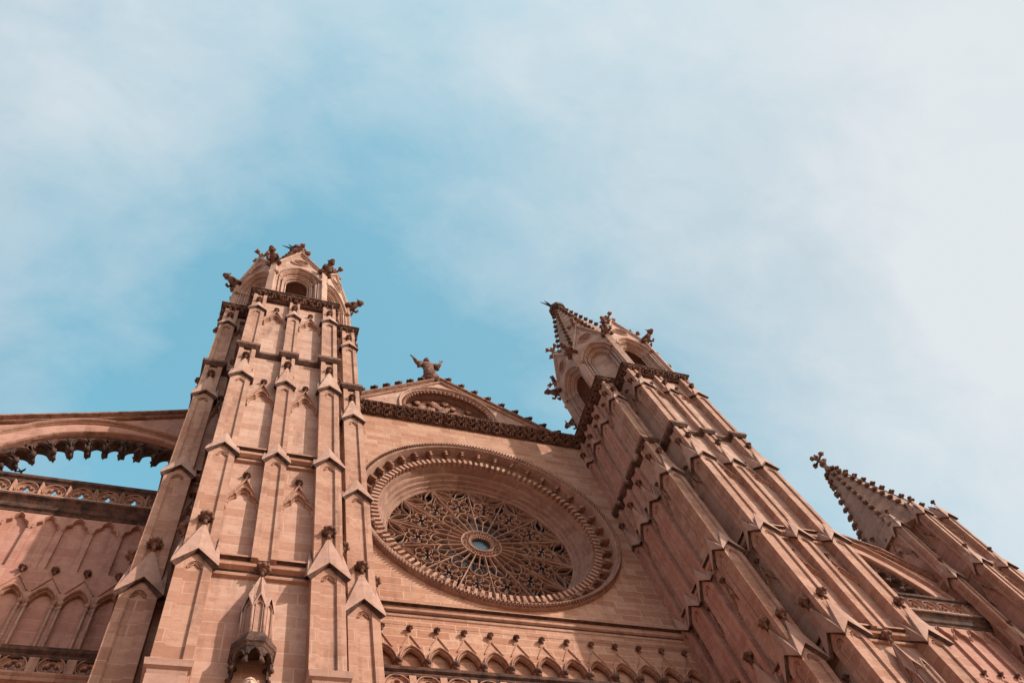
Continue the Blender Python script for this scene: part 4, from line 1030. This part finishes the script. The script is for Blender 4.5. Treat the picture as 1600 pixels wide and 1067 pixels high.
# ================================================================== OUTER TURRETS with solid crocketed spire
def turret(s, label):
    xc, yc = (24.9 if s > 0 else -25.6), -1.45
    T = empty('corner_turret', xc, yc); tag(T, label, 'turret', 'outer turrets beyond the flying buttresses')
    U = lambda u: xc+u
    b = MB(); core = [(-1.85, 1.2), (-1.85, -2.5), (-.98, -2.5), (-.98, -3.5), (.98, -3.5), (.98, -2.5), (1.85, -2.5), (1.85, 1.2)]
    b.prismZ([(U(x), y) for x, y in core], GZ, .1); part('wall', b, 'stone_smooth', T)
    pl = []
    for q in (-1, 1):
        f = lambda a, c: (min(q*a, q*c), max(q*a, q*c))
        pl += [(*f(.58, 1.08), -3.85, -3.35, q), (*f(1.62, 2.12), -2.82, -2.32, q), (*f(1.75, 2.1), -.9, -.4, q), (*f(1.75, 2.1), .7, 1.2, q)]
    for (x0, x1, y0, y1, q) in pl:
        b = MB(); ch = .06; b.box(U(x0)+ch, U(x1)-ch, y0+ch, y1, GZ, .2); w = x1-x0
        for xa in (x0, x1-w*.3): b.box(U(xa), U(xa+w*.3), y0, y0+ch+.02, GZ, .1)
        xs_ = U(x1)-ch-.01 if q > 0 else U(x0)
        b.box(xs_, xs_+ch+.01, y0+ch+.02, y0+.17, GZ, .1); b.box(xs_, xs_+ch+.01, y1-.15, y1, GZ, .1)
        b.box(U(x1)-ch-.01 if q < 0 else U(x0), (U(x1) if q < 0 else U(x0)+ch+.01), y0+ch+.02, y1, GZ, .1)
        part('pilaster', b, 'trim', T)
        for ze, za, zt in ((-.25, .24, 1.3), (-4.6, -4.12, -3.1), (-9.4, -8.85, -7.8), (-14.2, -13.6, -12.4)):
            b = MB(); gable_cap(b, U(x0), U(x1), y0, y1, ze, za, zt, t=.13, over=.12); pc = part('gable_cap', b, 'cap', T)
            part('finial', FIN_S, None, pc, TR(U((x0+x1)/2), y0-.04, zt-.2))
    for z in (-3.9, -8.6, -13.4):
        b = MB(); pth = [(U(x), y) for x, y in core]; b.sweep([(-.02, z-.5), (.1, z-.4), (.06, z-.3), (.18, z-.1), (.18, z), (-.02, z+.1)], pth); part('string_course', b, 'trim', T)
    for zf in (-1.6, -6.0, -10.6):
        g_ = part('blind_gablet', bay_get(.53), None, T, TR(U(0), -3.5, zf)); part('finial', FIN_S, None, g_, TR(U(0), -3.62, zf+1.66))
        for q in (-1, 1):
            for yy, hk in ((-1.6, .53), (.15, .53)):
                g_ = part('blind_gablet', bay_get(hk), None, T, TR(U(q*1.85), yy, zf, q*PI/2)); part('finial', FIN_S, None, g_, TR(U(q*1.97), yy, zf+1.66))
            part('blind_gablet', bay_get(.36), None, T, TR(U(q*.98), -3.0, zf, q*PI/2))
    # spire
    oc = [(-.98, -2.2), (.98, -2.2), (2.1, -1.08), (2.1, 1.2), (.98, 2.2), (-.98, 2.2), (-2.1, 1.2), (-2.1, -1.08)]
    zt = 8.75; b = MB(); k = .07; lo = [(U(x), yc+y, .0) for x, y in oc]; hi = [(U(x*k-.25), yc+y*k, zt) for x, y in oc]
    b.add(lo+hi, [(i, (i+1) % 8, (i+1) % 8+8, i+8) for i in range(8)]+[tuple(range(8, 16)), tuple(range(7, -1, -1))])
    for i in range(8): b.loft([lo[i], hi[i]], [.07, .05], 5, smooth=False)
    b.loft([(xc-.25, yc, zt-.1), (xc-.25, yc, zt+.9)], [.14, .10], 8)
    sp = part('spire', b, 'spire', T)
    part('cross_finial', FIN_BIG, None, sp, TR(xc-.25, yc, zt+.3))
    for i in range(8):
        for j in range(12):
            t = .05+j*.08; p = Vector(lo[i]).lerp(Vector(hi[i]), t); rad = Vector((p.x-xc, p.y-yc, 0)).normalized(); p += rad*.12
            part('crocket', CRK, None, sp, TR(p.x, p.y, p.z, math.atan2(rad.y, rad.x)+PI/2))
fb = m_cross_finial(.32); FIN_BIG = fb.mesh('cross_finial', 'finial')
turret(1, 'outer turret at the right edge with solid crocketed spire pointing at pale sky')
turret(-1, 'outer turret beyond the left edge carrying the far end of the left flying buttress')

# small outlying pinnacle past the outer turret
def small_pinnacle():
    x, y = 28.4, -2.4; P = empty('pinnacle', x, y); tag(P, 'small gabled pinnacle just past the outer turret at the right edge', 'pinnacle')
    b = MB(); b.box(x-.35, x+.35, y-.35, y+.35, GZ, -3.9); b.box(x-1.2, x+2.4, y+.1, y+2.5, GZ, -4.6); part('shaft', b, 'trim', P)
    b = MB(); gable_cap(b, x-.35, x+.35, y-.35, y+.35, -4.3, -3.6, -1.85, t=.16, over=.14); c = part('gable_cap', b, 'cap', P); part('finial', FIN_L, None, c, TR(x, y, -2.1))
small_pinnacle()

# tiny bird in the gap below the flying buttress
def bird():
    d = pxdir(32, 737); p = Vector(cam.location)+d*70; B = MB()
    B.loft([(-.28, 0, 0), (-.1, 0, .02), (.1, 0, .03), (.22, 0, .05)], [.02, .07, .07, .03], 7); B.blob((.26, 0, .07), .05, 6, 5)
    for s in (-1, 1): B.loft([(0, 0, .04), (-.04, s*.28, .14), (-.16, s*.55, .06)], [(.08, .02), (.07, .015), (.01, .005)], 6)
    o = bpy.data.objects.new('bird', B.mesh('bird', 'feather')); C.objects.link(o); o.location = p; o.rotation_euler = (.3, .2, 1.0)
    tag(o, 'tiny dark bird in the sky gap between flying buttress and balustrade', 'bird')
bird()
